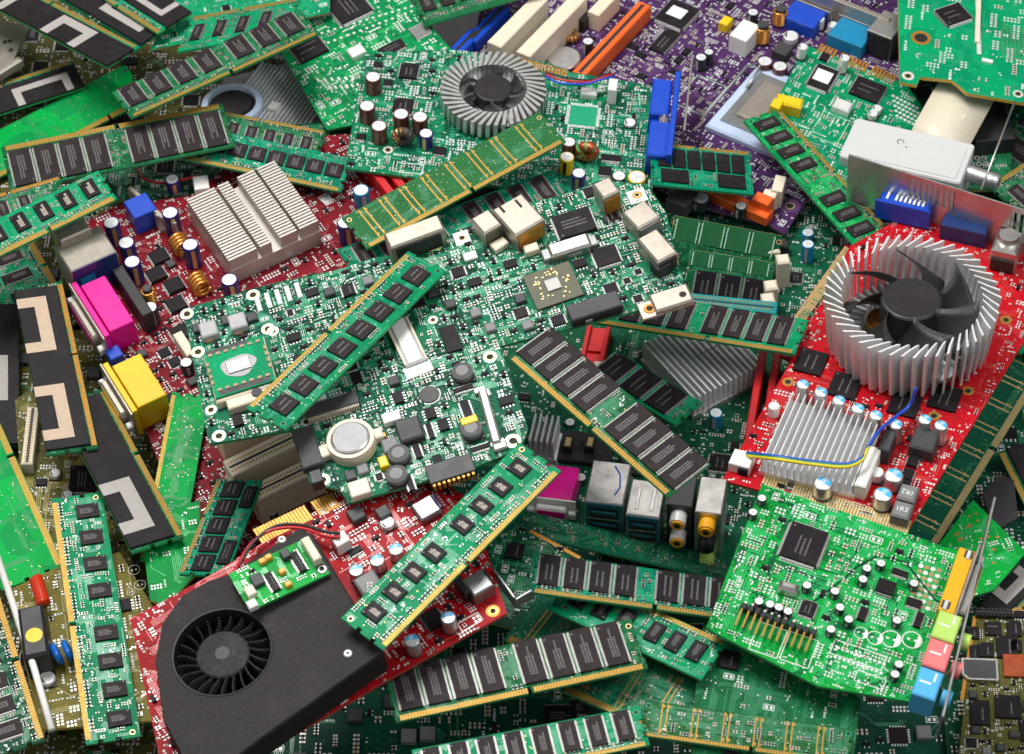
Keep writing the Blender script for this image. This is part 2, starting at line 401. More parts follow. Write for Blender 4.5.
# ------------------------------------------------------------------ parts
CH = {}
def chip_mesh(w, h, t, pins, mark, mat, seed=0):
    key = (round(w, 1), round(h, 1), t, pins, mark, mat, seed)
    if key in CH: return CH[key]
    rn = random.Random(hash(key[:2]) + seed)
    b = MB(); z0 = .15
    pl = 1.25 if max(w, h) > 15 and 'a' in pins else (.8 if max(w, h) > 9 else .7)
    bw = w - (2 * pl if ('u' in pins or 'a' in pins) else 0); bh = h - (2 * pl if ('v' in pins or 'a' in pins) else 0)
    b.box(0, 0, z0, bw, bh, t - z0, mat, ch=.18)
    def comb(n, ln, horizontal, sgn):
        for i in range(n):
            q = -ln / 2 + ln * (i + .5) / n; wd = ln / n * .66
            if horizontal:
                b.box(sgn * (bw / 2 + pl * .32), q, t * .45, pl * .75, wd, .16, 'tind'); b.box(sgn * (bw / 2 + pl * .72), q, .05, pl * .7, wd, .2, 'tind')
            else:
                b.box(q, sgn * (bh / 2 + pl * .32), t * .45, wd, pl * .75, .16, 'tin'); b.box(q, sgn * (bh / 2 + pl * .72), .05, wd, pl * .7, .2, 'tin')
    if 'u' in pins or 'a' in pins:
        n = max(4, int(bh / .75))
        for sg in (-1, 1): comb(n, bh * .95, True, sg)
    if 'v' in pins or 'a' in pins:
        n = max(4, int(bw / .75))
        for sg in (-1, 1): comb(n, bw * .95, False, sg)
    if mark:
        along = bw >= bh
        L, D = (bw, bh) if along else (bh, bw)
        for r in range(mark):
            yy = D * (.22 - .44 * r / max(1, mark - 1)) * .6; x = -L * .32; end = L * rn.uniform(.1, .34)
            while x < end:
                wd = rn.uniform(.35, 1.1) if mark < 4 else rn.uniform(1.5, 3); wd = min(wd, end - x + .1)
                ln = min(.75, D * .09) * (.7 if mark == 4 else 1)
                mk = 'markb' if mark == 4 else 'mark'
                if along: b.flat(x + wd / 2, yy, t + .012, wd, ln, mk)
                else: b.flat(yy, x + wd / 2, t + .012, ln, wd, mk)
                x += wd + .28
        b.disc(-bw * .4, -bh * .4 if along else bh * .4, t + .012, min(.5, bw * .06), 'mark', 8)
    CH[key] = b.mesh('memory_chip' if mat == 'chipb' else 'chip')
    return CH[key]
CAPS = {}
def cap_mesh(r, h, kind):
    key = (round(r * 2) / 2, round(h), kind)
    if key in CAPS: return CAPS[key]
    r, h = key[0], key[1]
    b = MB()
    body, top = {'brown': ('brown', 'sil'), 'navy': ('navy', 'sil'), 'black': ('blk', 'sil'), 'yellow': ('ylw', 'sil'), 'blue': ('alu', 'sil'), 'can': ('aluw', 'sil'),
                 'teal': ('bluet', 'sil'), 'smd': ('tin', 'sil'), 'white': ('white', 'white'), 'small': ('blk', 'sil'), 'dark': ('blk', 'alud')}[kind]
    b.lathe(0, 0, [(r * .96, 0), (r, .3, body), (r, h - .7, body), (r * .95, h - .2, body), (r * .86, h, body), (r * .83, h - .12, body), (0, h - .12, top)], 26)
    if kind == 'blue':
        b.disc(0, 0, h - .06, r * .82, 'skyp', 14, R(0), R(172)); b.lathe(0, 0, [(r * 1.01, .1), (r * 1.06, .4, 'black'), (r * 1.06, 1.0, 'black'), (r * 1.0, 1.1, 'black')], 26)
        for k in range(3): b.flat(-.3 + .1 * k, r * (.15 + .22 * k), h - .05, r * .6, r * .09, 'silk', .2)
    elif kind in ('can', 'smd'):
        b.disc(0, 0, h - .06, r * .8, 'ferrite', 12, R(150), R(250)); b.box(0, 0, 0, r * 2.1, r * 2.1, .8, 'black')
    elif kind in ('brown', 'navy', 'black', 'yellow', 'teal', 'small'):
        for a in (.3, .3 + math.pi / 3 * 2, .3 + math.pi / 3 * 4):
            b.flat(math.cos(a) * r * .35, math.sin(a) * r * .35, h - .07, r * .7, .16, 'tind', a)
        # stripe with the polarity marks
        a0 = -2.0; n = 5; vs = []
        for i in range(n + 1):
            a = a0 + .5 * i / n
            vs += [(math.cos(a) * r * 1.012, math.sin(a) * r * 1.012, .6), (math.cos(a) * r * 1.012, math.sin(a) * r * 1.012, h - .9)]
        b.add(vs, [(2 * i, 2 * i + 2, 2 * i + 3, 2 * i + 1) for i in range(n)], {'brown': 'brownl', 'navy': 'goldp', 'black': 'greyl', 'small': 'greyl', 'yellow': 'black', 'teal': 'greyl'}[kind], True)
    CAPS[key] = b.mesh('capacitor'); return CAPS[key]
def torus(b, cx, cy, cz, R0, r, mats, axis='z', turns=14, n=8, sweep=1.0):
    seg = turns * 4; rings = []
    for i in range(seg + 1):
        a = 2 * math.pi * i / seg * sweep
        rr = r * (1.0 + (.12 if i % 4 < 3 else -.05))
        ring = []
        for k in range(n):
            t = 2 * math.pi * k / n
            x = (R0 + rr * math.cos(t)); zz = rr * math.sin(t)
            p = (x * math.cos(a), x * math.sin(a), zz)
            if axis == 'x': p = (p[2], p[0], p[1])
            elif axis == 'y': p = (p[0], p[2], p[1])
            ring.append((cx + p[0], cy + p[1], cz + p[2]))
        rings.append(ring)
    for i in range(seg):
        mt = mats[0] if i % 4 < 3 else mats[1]
        b.add(rings[i] + rings[i + 1], [(k, n + k, n + (k + 1) % n, (k + 1) % n) for k in range(n)], mt, True)
def spring(b, cx, cy, z, length, r, wr, mat, rot, turns=5):
    pts = []
    for i in range(turns * 12 + 1):
        a = 2 * math.pi * i / 12; x = -length / 2 + length * i / (turns * 12)
        y = r * math.cos(a); zz = r * math.sin(a)
        pts.append((cx + x * math.cos(rot) - y * math.sin(rot), cy + x * math.sin(rot) + y * math.cos(rot), z + zz))
    b.tube(pts, wr, mat, 6)
# ------------------------------------------------------------------ boards
class Board:
    def __init__(s, name, label, cat, O, U, V, poly=None, pcb='g_mid', edge='edge', top=2.5, th=1.5, group=None, seed=1, slab=True, **kw):
        s.f = frame(O, U, V, poly=poly, top=top, th=th, name=name + ' ' + label[:18], **kw)
        s.L = s.f.L; s.root = thing(name, label, cat, s.f.mat, group)
        s.pcb = MB(); s.smd = MB(); s.rn = random.Random(seed); s.occ = set(); s.th = th; s.mat = pcb
        s.poly = [s.L(*p) for p in poly] if poly else [(0, 0), (s.f.lx, 0), (s.f.lx, s.f.ly), (0, s.f.ly)]
        if slab: s.pcb.prism(s.poly, -th, 0, pcb, edge)
    def block_occ(s, x, y, w, h, rot=0):
        if abs(math.sin(rot)) > .7: w, h = h, w
        for i in range(int(math.floor((x - w / 2) * 2)), int(math.floor((x + w / 2) * 2)) + 1):
            for j in range(int(math.floor((y - h / 2) * 2)), int(math.floor((y + h / 2) * 2)) + 1): s.occ.add((i, j))
    def free(s, x, y, w, h):
        if not inpoly(x, y, s.poly): return False
        for i in range(int(math.floor((x - w / 2) * 2)), int(math.floor((x + w / 2) * 2)) + 1):
            for j in range(int(math.floor((y - h / 2) * 2)), int(math.floor((y + h / 2) * 2)) + 1):
                if (i, j) in s.occ: return False
        return all(inpoly(x + a * w * .5, y + c * h * .5, s.poly) for a in (-1, 1) for c in (-1, 1))
    # sizes below are image pixels measured along the board's own axes; positions are the image position of the top face
    def chip(s, px, py, w, h, t=1.2, pins='', mark=2, mat='chip', name='chip', rot=0, seed=0, label=None):
        x, y = s.L(px, py, t); w *= s.f.su; h *= s.f.sv
        s.block_occ(x, y, w, h, rot)
        return place_copy(chip_mesh(w, h, t, pins, mark, mat, seed), name, s.root, x, y, 0, rot, label)
    def cap(s, px, py, r, h, kind, label=None):
        h = max(3.5, h - .75 * r) * s.f.sz; r *= s.f.mm
        x, y = s.L(px, py, h); s.block_occ(x, y, 2 * r, 2 * r)
        return place_copy(cap_mesh(r, h, kind), 'capacitor', s.root, x, y, 0, R(-20) if kind == 'blue' else 0, label)
    def block(s, px, py, w, d, h, mat, name='connector', rot=0, ch=.4, z0=0, topmat=None, label=None, b=None, occ=True, seth=None):
        h = h * s.f.sz if seth is None else seth
        x, y = s.L(px, py, h + z0); w *= s.f.su; d *= s.f.sv
        if occ: s.block_occ(x, y, w, d, rot)
        own = b is None
        b = b or MB()
        b.box(x, y, z0, w, d, h, mat, rot, ch, topmat)
        if own: return b.build(name, s.root, label=label)
        return x, y, w, d, h
    def pad(s, px, py, r, hole=.55, mat='tin', ring='goldp'):
        x, y = s.L(px, py); r *= s.f.mm
        s.pcb.annulus(x, y, .12, r * hole, r, mat, 22); s.pcb.annulus(x, y, .13, r * hole * .9, r * hole * 1.25, ring, 18); s.pcb.disc(x, y, .11, r * hole, 'hole', 18)
        s.block_occ(x, y, 2 * r, 2 * r)
    def silk_rect(s, px, py, w, d, lw=.35, mat='silk', z=.1):
        x, y = s.L(px, py); w *= s.f.su; d *= s.f.sv
        for q in ((x, y - d / 2, w, lw), (x, y + d / 2, w, lw)): s.pcb.flat(q[0], q[1], z, q[2], q[3], mat)
        for q in ((x - w / 2, y, lw, d - lw), (x + w / 2, y, lw, d - lw)): s.pcb.flat(q[0], q[1], z, q[2], q[3], mat)
    def silk_circ(s, px, py, r, half=True):
        x, y = s.L(px, py); r *= s.f.mm
        s.pcb.annulus(x, y, .1, r * .9, r, 'silk', 24)
        if half: s.pcb.disc(x, y, .105, r * .88, 'silk', 12, R(-60), R(60))
        for q in (-.35, .35): s.pcb.disc(x + q * r, y, .13, r * .16, 'tin', 8)
        s.block_occ(x, y, 2 * r, 2 * r)
    def poly_px(s, pts): return [s.L(*p) for p in pts]
    def traces(s, n, mat, lmin=8, lmax=40, w=.4, bundle=5, z0=.03):
        xs = [p[0] for p in s.poly]; ys = [p[1] for p in s.poly]; rn = s.rn
        for _ in range(n):
            x = rn.uniform(min(xs), max(xs)); y = rn.uniform(min(ys), max(ys))
            if not inpoly(x, y, s.poly): continue
            d = rn.randrange(8); pts = [(x, y)]
            for k in range(rn.randint(1, 3)):
                l = rn.uniform(lmin, lmax) * (.35 if d % 2 else 1) / 1.6
                for st in range(6):
                    nx, ny = x + math.cos(d * math.pi / 4) * l, y + math.sin(d * math.pi / 4) * l
                    if inpoly(nx, ny, s.poly): break
                    l *= .6
                else: break
                x, y = nx, ny; pts.append((x, y)); d = (d + rn.choice((-1, 1))) % 8
            if len(pts) < 2: continue
            dx, dy = pts[1][0] - pts[0][0], pts[1][1] - pts[0][1]; l = math.hypot(dx, dy) or 1; ox, oy = -dy / l, dx / l
            for q in range(rn.randint(1, bundle)):
                o = q * w * 2.1
                pp = [(a + ox * o, c + oy * o) for a, c in pts]
                if all(inpoly(a, c, s.poly) for a, c in pp): s.pcb.ribbon(pp, w, z0 + rn.random() * .05, mat)
    def vias(s, n, r=.32, mats=('tin',)):
        xs = [p[0] for p in s.poly]; ys = [p[1] for p in s.poly]; rn = s.rn
        for _ in range(n):
            x = rn.uniform(min(xs), max(xs)); y = rn.uniform(min(ys), max(ys))
            if s.free(x, y, r * 2, r * 2): s.pcb.disc(x, y, .1 + rn.random() * .02, r * rn.uniform(.6, 1.1), rn.choice(mats), 7)
    def clutter(s, n, kinds='rrrmmsoptvk', sc=1.0, poly=None, endm='tin'):
        P = poly and s.poly_px(poly) or s.poly
        xs = [p[0] for p in P]; ys = [p[1] for p in P]; rn = s.rn; b = s.smd
        for _ in range(n):
            x = rn.uniform(min(xs), max(xs)); y = rn.uniform(min(ys), max(ys))
            if poly and not inpoly(x, y, P): continue
            k = rn.choice(kinds); rot = rn.choice((0, math.pi / 2)); q = rn.randint(2, 6)
            if k in 'rm': w, h = (q * 1.25 * sc, 1.9 * sc)
            elif k == 's': w, h = 3.2 * sc, 2.8 * sc
            elif k == 'o': w, h = 5.6 * sc, 6.0 * sc
            elif k == 'p': w, h = q * 1.3 * sc, 2.4 * sc
            elif k == 't': w, h = q * 1.1 * sc, 1.3 * sc
            elif k == 'v': w, h = 3 * sc, 3 * sc
            elif k == 'k': w, h = 4.4 * sc, 3.2 * sc
            elif k == 'i': w, h = 4.6 * sc, 4.6 * sc
            elif k == 'a': w, h = 4.2 * sc, 2.4 * sc
            elif k == 'q': w, h = 6.5 * sc, 6.5 * sc
            fw, fh = (w, h) if rot == 0 else (h, w)
            if not s.free(x, y, fw, fh): continue
            s.block_occ(x, y, fw - .3, fh - .3)
            c, sn = math.cos(rot), math.sin(rot)
            def tr(a, d): return x + a * c - d * sn, y + a * sn + d * c
            if k in 'rm':
                for i in range(q):
                    if rn.random() < .12: continue
                    a = (i - (q - 1) / 2) * 1.25 * sc
                    X, Y = tr(a, 0); b.box(X, Y, 0, .62 * sc, .9 * sc, .42 * sc, rn.choice(('chip', 'mlcc', 'ferrite', 'chip') if k == 'r' else ('mlcc', 'mlcc', 'tind')), rot)
                    for sg in (-1, 1):
                        X, Y = tr(a, sg * .62 * sc); b.box(X, Y, 0, .66 * sc, .42 * sc, .45 * sc, endm, rot)
            elif k == 's':
                b.box(*tr(0, 0), .1, 2.6 * sc, 1.4 * sc, .95 * sc, 'chip', rot, .1)
                for a, d in ((-.8, -1), (.8, -1), (0, 1)): b.box(*tr(a * sc, d * sc), 0, .5 * sc, .8 * sc, .3, 'tin', rot)
            elif k == 'o':
                b.box(*tr(0, 0), .1, 5.0 * sc, 3.8 * sc, 1.3, 'chip', rot, .15)
                for i in range(4):
                    for sg in (-1, 1): b.box(*tr((i - 1.5) * 1.27 * sc, sg * 2.4 * sc), 0, .5 * sc, 1.0 * sc, .35, 'tin', rot)
            elif k == 'q':
                b.box(*tr(0, 0), .1, 4.8 * sc, 4.8 * sc, 1.0, 'chip', rot, .12)
                for i in range(6):
                    for sg in (-1, 1):
                        b.box(*tr((i - 2.5) * .75 * sc, sg * 2.7 * sc), 0, .4 * sc, .8 * sc, .25, 'tin', rot); b.box(*tr(sg * 2.7 * sc, (i - 2.5) * .75 * sc), 0, .8 * sc, .4 * sc, .25, 'tin', rot)
            elif k == 'p':
                for i in range(q):
                    for sg in (-1, 1): s.pcb.flat(*tr((i - (q - 1) / 2) * 1.3 * sc, sg * .75 * sc), .1, .75 * sc, .9 * sc, 'tin', rot)
            elif k == 't':
                for i in range(q): s.pcb.flat(*tr((i - (q - 1) / 2) * 1.1 * sc, rn.uniform(-.1, .1)), .1, rn.uniform(.4, .85) * sc, rn.uniform(.6, 1.1) * sc, 'silk', rot)
            elif k == 'v':
                for i in range(q): s.pcb.disc(*tr(rn.uniform(-1.4, 1.4), rn.uniform(-1.4, 1.4)), .1 + .003 * i, .36 * sc, 'tin', 8)
            elif k == 'k':
                for a, d, ww, hh in ((0, 1.2, 4, .28), (0, -1.2, 4, .28), (2, 0, .28, 2.1), (-2, 0, .28, 2.1)): s.pcb.flat(*tr(a * sc, d * sc), .1, ww * sc, hh * sc, 'silk', rot)
                for sg in (-1, 1): s.pcb.flat(*tr(sg * .9 * sc, 0), .1, 1 * sc, 1.3 * sc, 'tin', rot)
            elif k == 'i':
                b.box(*tr(0, 0), .1, 4 * sc, 4 * sc, 1.8 * sc, rn.choice(('greyp', 'ferrite')), rot, .4)
            elif k == 'a':
                b.box(*tr(0, 0), .1, 3 * sc, 1.8 * sc, 1.5 * sc, 'amber', rot, .15)
                for sg in (-1, 1): b.box(*tr(sg * 1.7 * sc, 0), 0, .5, 1.4 * sc, .8, 'tin', rot)
    def done(s):
        s.pcb.build('circuit_board', s.root)
        if s.smd.f: s.smd.build('surface_components', s.root, kind='stuff')
        return s
def edge_contacts(root, x0, x1, y0, d, pitch, mat, z=.06, gaps=(), along='x', frac=.78, back=True, pcb=None):
    b = MB(); n = int(abs(x1 - x0) / pitch)
    for i in range(n):
        q = x0 + (x1 - x0) * (i + .5) / n
        if any(g0 < q < g1 for g0, g1 in gaps): continue
        if along == 'x': b.box(q, y0 + d / 2, -1.3 if back else 0, pitch * frac, d, 1.3 + z if back else z, mat)
        else: b.box(y0 + d / 2, q, -1.3 if back else 0, d, pitch * frac, 1.3 + z if back else z, mat)
    return b.build('edge_contacts', root)
MODG = 'memory modules scattered over the pile'
def module(label, O, U, V, pcb='g_teal', rows=(), gold='gold', lines=None, gd=.10, notch=(.53,), smd=1.0, seed=1, film=None, panel=None, asp=None, edge='edge_g', name='memory_module', sidenotch=True, contacts=True, cols=(), k=1.2, **kw):
    th = 1.3
    s = Board(name, label, 'memory module', O, U, V, pcb=pcb, edge=edge, th=th, top=kw.pop('top', 1.5 if rows or film else .5), group=MODG, seed=seed, slab=False, asp=asp, k=k, **kw)
    lx, ly = s.f.lx, s.f.ly
    nw, nd = 1.6, min(3.5, ly * .13)
    P = [(0, 0)]
    for u in notch: P += [(u * lx - nw / 2, 0), (u * lx - nw / 2, nd), (u * lx + nw / 2, nd), (u * lx + nw / 2, 0)]
    P += [(lx, 0)]
    if sidenotch:
        for v in (.22, .55): P += [(lx, v * ly), (lx - 1.6, v * ly), (lx - 1.6, v * ly + 2.2), (lx, v * ly + 2.2)]
    P += [(lx, ly), (0, ly)]
    if sidenotch:
        for v in (.55, .22): P += [(0, v * ly + 2.2), (1.6, v * ly + 2.2), (1.6, v * ly), (0, v * ly)]
    s.pcb.prism(P, -th, 0, pcb, edge)
    s.poly = [(1, ly * .06), (lx - 1, ly * .06), (lx - 1, ly - .5), (1, ly - .5)]
    gaps = [(u * lx - nw / 2 - .3, u * lx + nw / 2 + .3) for u in notch]
    if contacts: edge_contacts(s.root, lx * .018, lx * .982, .15, gd * ly, 1.15, gold, gaps=gaps)
    s.block_occ(lx / 2, gd * ly / 2, lx, gd * ly)
    for cx, cy in ((.02, .86), (.98, .86)):
        s.pcb.annulus(cx * lx, cy * ly, .08, .8, 1.2, 'tr_teal' if seed % 3 else 'goldp', 16); s.pcb.disc(cx * lx, cy * ly, .07, .85, 'hole', 14); s.block_occ(cx * lx, cy * ly, 3, 3)
    ncount = 0
    for (u0, u1, n, v0, v1, fill, pins, *rest) in rows:
        mt = rest[0] if rest else 'chipb'; mk = rest[1] if len(rest) > 1 else 3
        pw = (u1 - u0) * lx / n; ch = (v1 - v0) * ly
        for i in range(n):
            cx = u0 * lx + pw * (i + .5); cy = (v0 + v1) / 2 * ly
            w = pw * fill
            place_copy(chip_mesh(w, ch, 1.1, pins, mk, mt, seed % 3), 'memory_chip', s.root, cx, cy, 0)
            s.block_occ(cx, cy, w, ch); ncount += 1
    if film:
        b = MB(); u0, u1, v0, v1, mk, wrap = film
        b.box((u0 + u1) / 2 * lx, (v0 + v1) / 2 * ly, 0, (u1 - u0) * lx, (v1 - v0) * ly, 1.25, 'film', ch=.3)
        b.build('heat_spreader_film', s.root); s.block_occ((u0 + u1) / 2 * lx, (v0 + v1) / 2 * ly, (u1 - u0) * lx, (v1 - v0) * ly)
        for (a, c, va, vb, w) in mk:
            g = MB(); z = 1.26
            ww = w * lx
            pts = [(a * lx, vb * ly), (a * lx, va * ly), (c * lx, va * ly), (c * lx, vb * ly), (c * lx - ww, vb * ly), (c * lx - ww, va * ly + ww), (a * lx + ww, va * ly + ww), (a * lx + ww, vb * ly)]
            g.prism(pts, z, z + .14, wrap); g.build('printed_band', s.root)
    if lines:
        for u in lines:
            for dq in (-.013, .013):
                v0, v1 = (.12, .97)
                s.pcb.ribbon([((u + dq) * lx, v0 * ly), ((u + dq) * lx, v1 * ly)], lx * .0068, .09, gold)
                for vv in (.2, .9): s.pcb.disc((u + dq) * lx + .4, vv * ly, .11, .7, gold, 8)
    if panel:
        n_, v0, v1 = panel
        for i in range(n_):
            a, c = lx * (.03 + .94 * i / n_), lx * (.03 + .94 * (i + .86) / n_)
            s.pcb.box((a + c) / 2, (v0 + v1) / 2 * ly, 0, c - a, (v1 - v0) * ly, .3, 'tr_pan', 0, .1)
            for q in (a, c): s.pcb.box(q, (v0 + v1) / 2 * ly, .0, .5, (v1 - v0) * ly * .96, .5, 'silkg')
    if smd:
        # resistor packs in a line above the contacts, loose parts between the chips
        q = lx * .03
        while q < lx * .97:
            if s.rn.random() < .72 * smd and s.free(q, ly * (gd + .055), 1, .8):
                s.smd.box(q, ly * (gd + .055), 0, .85, 1.1, .45, s.rn.choice(('chip', 'chip', 'mlcc'))); s.smd.box(q, ly * (gd + .055) + .7, 0, .8, .4, .5, 'tind'); s.smd.box(q, ly * (gd + .055) - .7, 0, .8, .4, .5, 'tind')
                s.block_occ(q, ly * (gd + .055), .6, 1)
            q += 1.7
        s.clutter(int(330 * smd), 'rrrmmv', .9, None, 'tind')
    s.traces(int(60 * (1 if smd else .6)), {'g_teal': 'tr_teal', 'g_teal2': 'tr_teal', 'g_bright': 'tr_bright', 'g_brightc': 'tr_bright', 'g_plain': 'tr_plain'}.get(pcb, 'tr_dark'), 5, 26, .35, 6)
    s.vias(90, .28, ('tin', 'goldp'))
    s.done(); return s
M['tr_pan'] = plain('flat green panel', (.006, .12, .035), .4)
M['tr_teal'] = plain('raised teal track', (.005, .33, .16), .34, coat=.2)
M['tr_bright'] = plain('raised bright green track', (.01, .46, .11), .34, coat=.2)
M['tr_plain'] = plain('raised plain green track', (.006, .30, .07), .34, coat=.2)
M['tr_dark'] = plain('raised dark green track', (.02, .22, .09), .34, coat=.2)
M['tr_lap'] = plain('raised mainboard track', (.03, .36, .18), .34, coat=.2)
M['tr_red'] = plain('raised red track', (.60, .03, .03), .34, coat=.2)
M['tr_dkred'] = plain('raised dark red track', (.34, .04, .05), .34, coat=.2)
M['tr_pur'] = plain('raised purple track', (.12, .05, .16), .34, coat=.2)
M['tr_oli'] = plain('raised olive track', (.34, .27, .05), .34, coat=.2)
# ------------------------------------------------------------------ compound parts
def finstack(s, px, py, w, d, h, nf, along='u', blocks=((0, 1),), mat='alu', base=.25, t=.5, name='heatsink', z0=0, rot=0, taper=0):
    # px,py = centre of the fin tops; fins run along `along`
    hm = h * s.f.sz; x, y = s.L(px, py, hm + z0); w *= s.f.su; d *= s.f.sv; s.block_occ(x, y, w, d)
    b = MB(); b.box(x, y, z0, w, d, hm * base, mat)
    L, D = (w, d) if along == 'u' else (d, w)
    for i in range(nf):
        q = -D / 2 + D * (i + .5) / nf
        for a, c in blocks:
            m = ((a + c) / 2 - .5) * L; l = (c - a) * L
            if along == 'u': b.box(x + m, y + q, z0 + hm * base, l, D / nf * t, hm * (1 - base), mat)
            else: b.box(x + q, y + m, z0 + hm * base, D / nf * t, l, hm * (1 - base), mat)
    return b.build(name, s.root), (x, y, w, d, hm)
def radial_heatsink(s, px, py, rpx, hpx, nf, rin=.66, mat='aluw', twist=.0, t=.9, name='heatsink', lean=.0, base=True, tilt=0, flare=1.0):
    hm = hpx * s.f.sz; r = rpx * s.f.mm; x, y = s.L(px, py, hm); s.block_occ(x, y, 2 * r, 2 * r)
    b = MB()
    if base: b.lathe(x, y, [(r * .78, .2), (r * .78, 3.0, mat), (r * .7, 3.4, mat), (0, 3.4, mat)], 40)
    rn = random.Random(5)
    for i in range(nf):
        a = 2 * math.pi * i / nf; a2 = a + twist; a3 = a2 + lean
        r0, r1 = r * rin, r * (1 + rn.uniform(-.012, .012))
        def P(rr, ang, off, z): return (x + rr * math.cos(ang) - math.sin(ang) * off, y + rr * math.sin(ang) + math.cos(ang) * off, z)
        k = t / 2; ht = hm * (1 + rn.uniform(-.012, .012))
        rm = (r0 + r1) / 2; am = (a + a2) / 2 + twist * .12
        pr = [(r * .55, a, 0), (r0, a, 0), (rm, am, 0), (r1, a2, 0)]
        for (ra, aa, _), (rb, ab, _) in zip(pr, pr[1:]):
            za = hm * .35 if ra < r0 - .1 else ht - (.0 if ra < rm else 0); zb = ht if rb >= r0 - .1 else hm * .35
            if ra < r0 - .1: zb = hm * .35
            sh = lean
            b.hexa([P(ra * flare, aa, -k, 1.5), P(rb * flare, ab, -k, 1.5), P(rb * flare, ab, k, 1.5), P(ra * flare, aa, k, 1.5), P(ra, aa + sh, -k, za), P(rb, ab + sh, -k, zb), P(rb, ab + sh, k, zb), P(ra, aa + sh, k, za)], mat)
    return b.build(name, s.root), x, y, r, hm
def fan(s, x, y, ztop, rh, rb, nb, hh=8, sweep=.55, pitch=.75, mat='black', hubtop='blackm', grow=0):
    root = thing_part('fan', s.root)
    b = MB(); b.lathe(x, y, [(rh, ztop - hh), (rh, ztop - .9, mat), (rh * .95, ztop - .25, mat), (rh * .90, ztop, mat), (rh * .86, ztop - .12, hubtop), (0, ztop - .12, hubtop)], 40)
    hub = b.build('hub', root)
    for i in range(nb):
        a0 = 2 * math.pi * i / nb + .35; nr, na = 7, 5; b = MB(); top = []; bot = []
        for j in range(nr + 1):
            f = j / nr; rr = rh * .96 + (rb - rh) * f
            aa = a0 + sweep * .55 * f
            wid = sweep * (.62 + .38 * f)
            for k in range(na + 1):
                g = k / na - .5
                ang = aa + wid * g
                zz = ztop - hh * .5 + g * hh * pitch - hh * .12 * math.cos(g * 3) + hh * .1
                top.append((x + rr * math.cos(ang), y + rr * math.sin(ang), zz)); bot.append((x + rr * math.cos(ang), y + rr * math.sin(ang), zz - .8))
        w = na + 1; n = len(top); fs = []
        for j in range(nr):
            for k in range(na):
                q = j * w + k; fs.append((q, q + w, q + w + 1, q + 1)); fs.append((n + q, n + q + 1, n + q + w + 1, n + q + w))
        for j in range(nr):
            for k in (0, na):
                q = j * w + k; f4 = (q, q + w, n + q + w, n + q); fs.append(f4 if k else f4[::-1])
        for k in range(na):
            q = nr * w + k; fs.append((q, q + 1, n + q + 1, n + q)); fs.append((k + 1, k, n + k, n + k + 1))
        b.add(top + bot, fs, mat, True); b.build('blade', root)
    return root
def thing_part(name, parent):
    o = bpy.data.objects.new(name, None); o.empty_display_size = .005; COL.objects.link(o); o.parent = parent; return o
def plain_module_rows(n=8, split=True, v0=.2, v1=.93, fill=.74, pins='u', a=.035, b=.965, mid=.08):
    if not split: return [(a, b, n, v0, v1, fill, pins)]
    m = (a + b) / 2
    return [(a, m - mid / 2, n // 2, v0, v1, fill, pins), (m + mid / 2, b, n - n // 2, v0, v1, fill, pins)]
def dsub(s, px, py, w, d, h, mat, face, shell='steelw', rows=True, label=None, wall=False):
    """moulded connector body, metal flange, shell and two hex nuts on the side `face` = (du,dv)"""
    c = thing_part('connector', s.root)
    if label: c['label'] = label
    b = MB(); x, y, W_, D_, H_ = s.block(px, py, w, d, h, mat, b=b); b.build('housing', c)
    fx, fy = face
    b = MB()
    if fx:
        if wall: x -= 0; b2 = MB(); b2.box(x + fx * (W_ / 2 + 2.2), y, .1, 2.6, D_ * 1.16, H_ * 1.08, mat, 0, .3); b2.build('housing_wall', c)
        X = x + fx * (W_ / 2 + .6 + (3.6 if wall else 0)); b.box(X, y, .2, 1.0, D_ * 1.22, H_ * 1.06, shell, 0, .2); b.build('flange', c)
        b = MB(); b.box(X + fx * 2.2, y, H_ * .16, 3.4, D_ * .8, H_ * .66, shell, 0, .8); b.box(X + fx * 3.95, y, H_ * .26, .3, D_ * .7, H_ * .46, mat, 0); b.build('shell', c)
        for sg in (-1, 1):
            b = MB(); b.box(X + fx * 1.8, y + sg * D_ * .52, H_ * .3, 3.0, 3.6, 3.6, 'tin', 0, .6); b.build('nut', c)
    else:
        Y = y + fy * (D_ / 2 + .6); b.box(x, Y, .2, W_ * 1.22, 1.0, H_ * 1.06, shell, 0, .2); b.build('flange', c)
        b = MB(); b.box(x, Y + fy * 2.2, H_ * .16, W_ * .8, 3.4, H_ * .66, shell, 0, .8); b.box(x, Y + fy * 3.95, H_ * .26, W_ * .7, .3, H_ * .46, mat, 0); b.build('shell', c)
        for sg in (-1, 1):
            b = MB(); b.box(x + sg * W_ * .52, Y + fy * 1.8, H_ * .3, 3.6, 3.0, 3.6, 'tin', 0, .6); b.build('nut', c)
    return c
def slot(s, px, py, w, d, h, mat, along='u', pins=True, name='expansion_slot', groove='black', label=None):
    b = MB(); x, y, W_, D_, H_ = s.block(px, py, w, d, h, mat, b=b, ch=.5)
    L = W_ if along == 'u' else D_
    if along == 'u':
        b.box(x, y, H_ - .05, L * .95, D_ * .13, .08, groove)
        if pins:
            n = int(L / 1.6)
            for i in range(n):
                for sg in (-1, 1): b.box(x - L * .46 + L * .92 * i / n, y + sg * D_ * .22, H_ - .1, .7, D_ * .12, .25, 'gold')
    else:
        b.box(x, y, H_ - .05, W_ * .26, L * .95, .08, groove)
        if pins:
            n = int(L / 1.6)
            for i in range(n):
                for sg in (-1, 1): b.box(x + sg * W_ * .22, y - L * .46 + L * .92 * i / n, H_ - .1, W_ * .12, .7, .25, 'gold')
    return b.build(name, s.root, label=label)
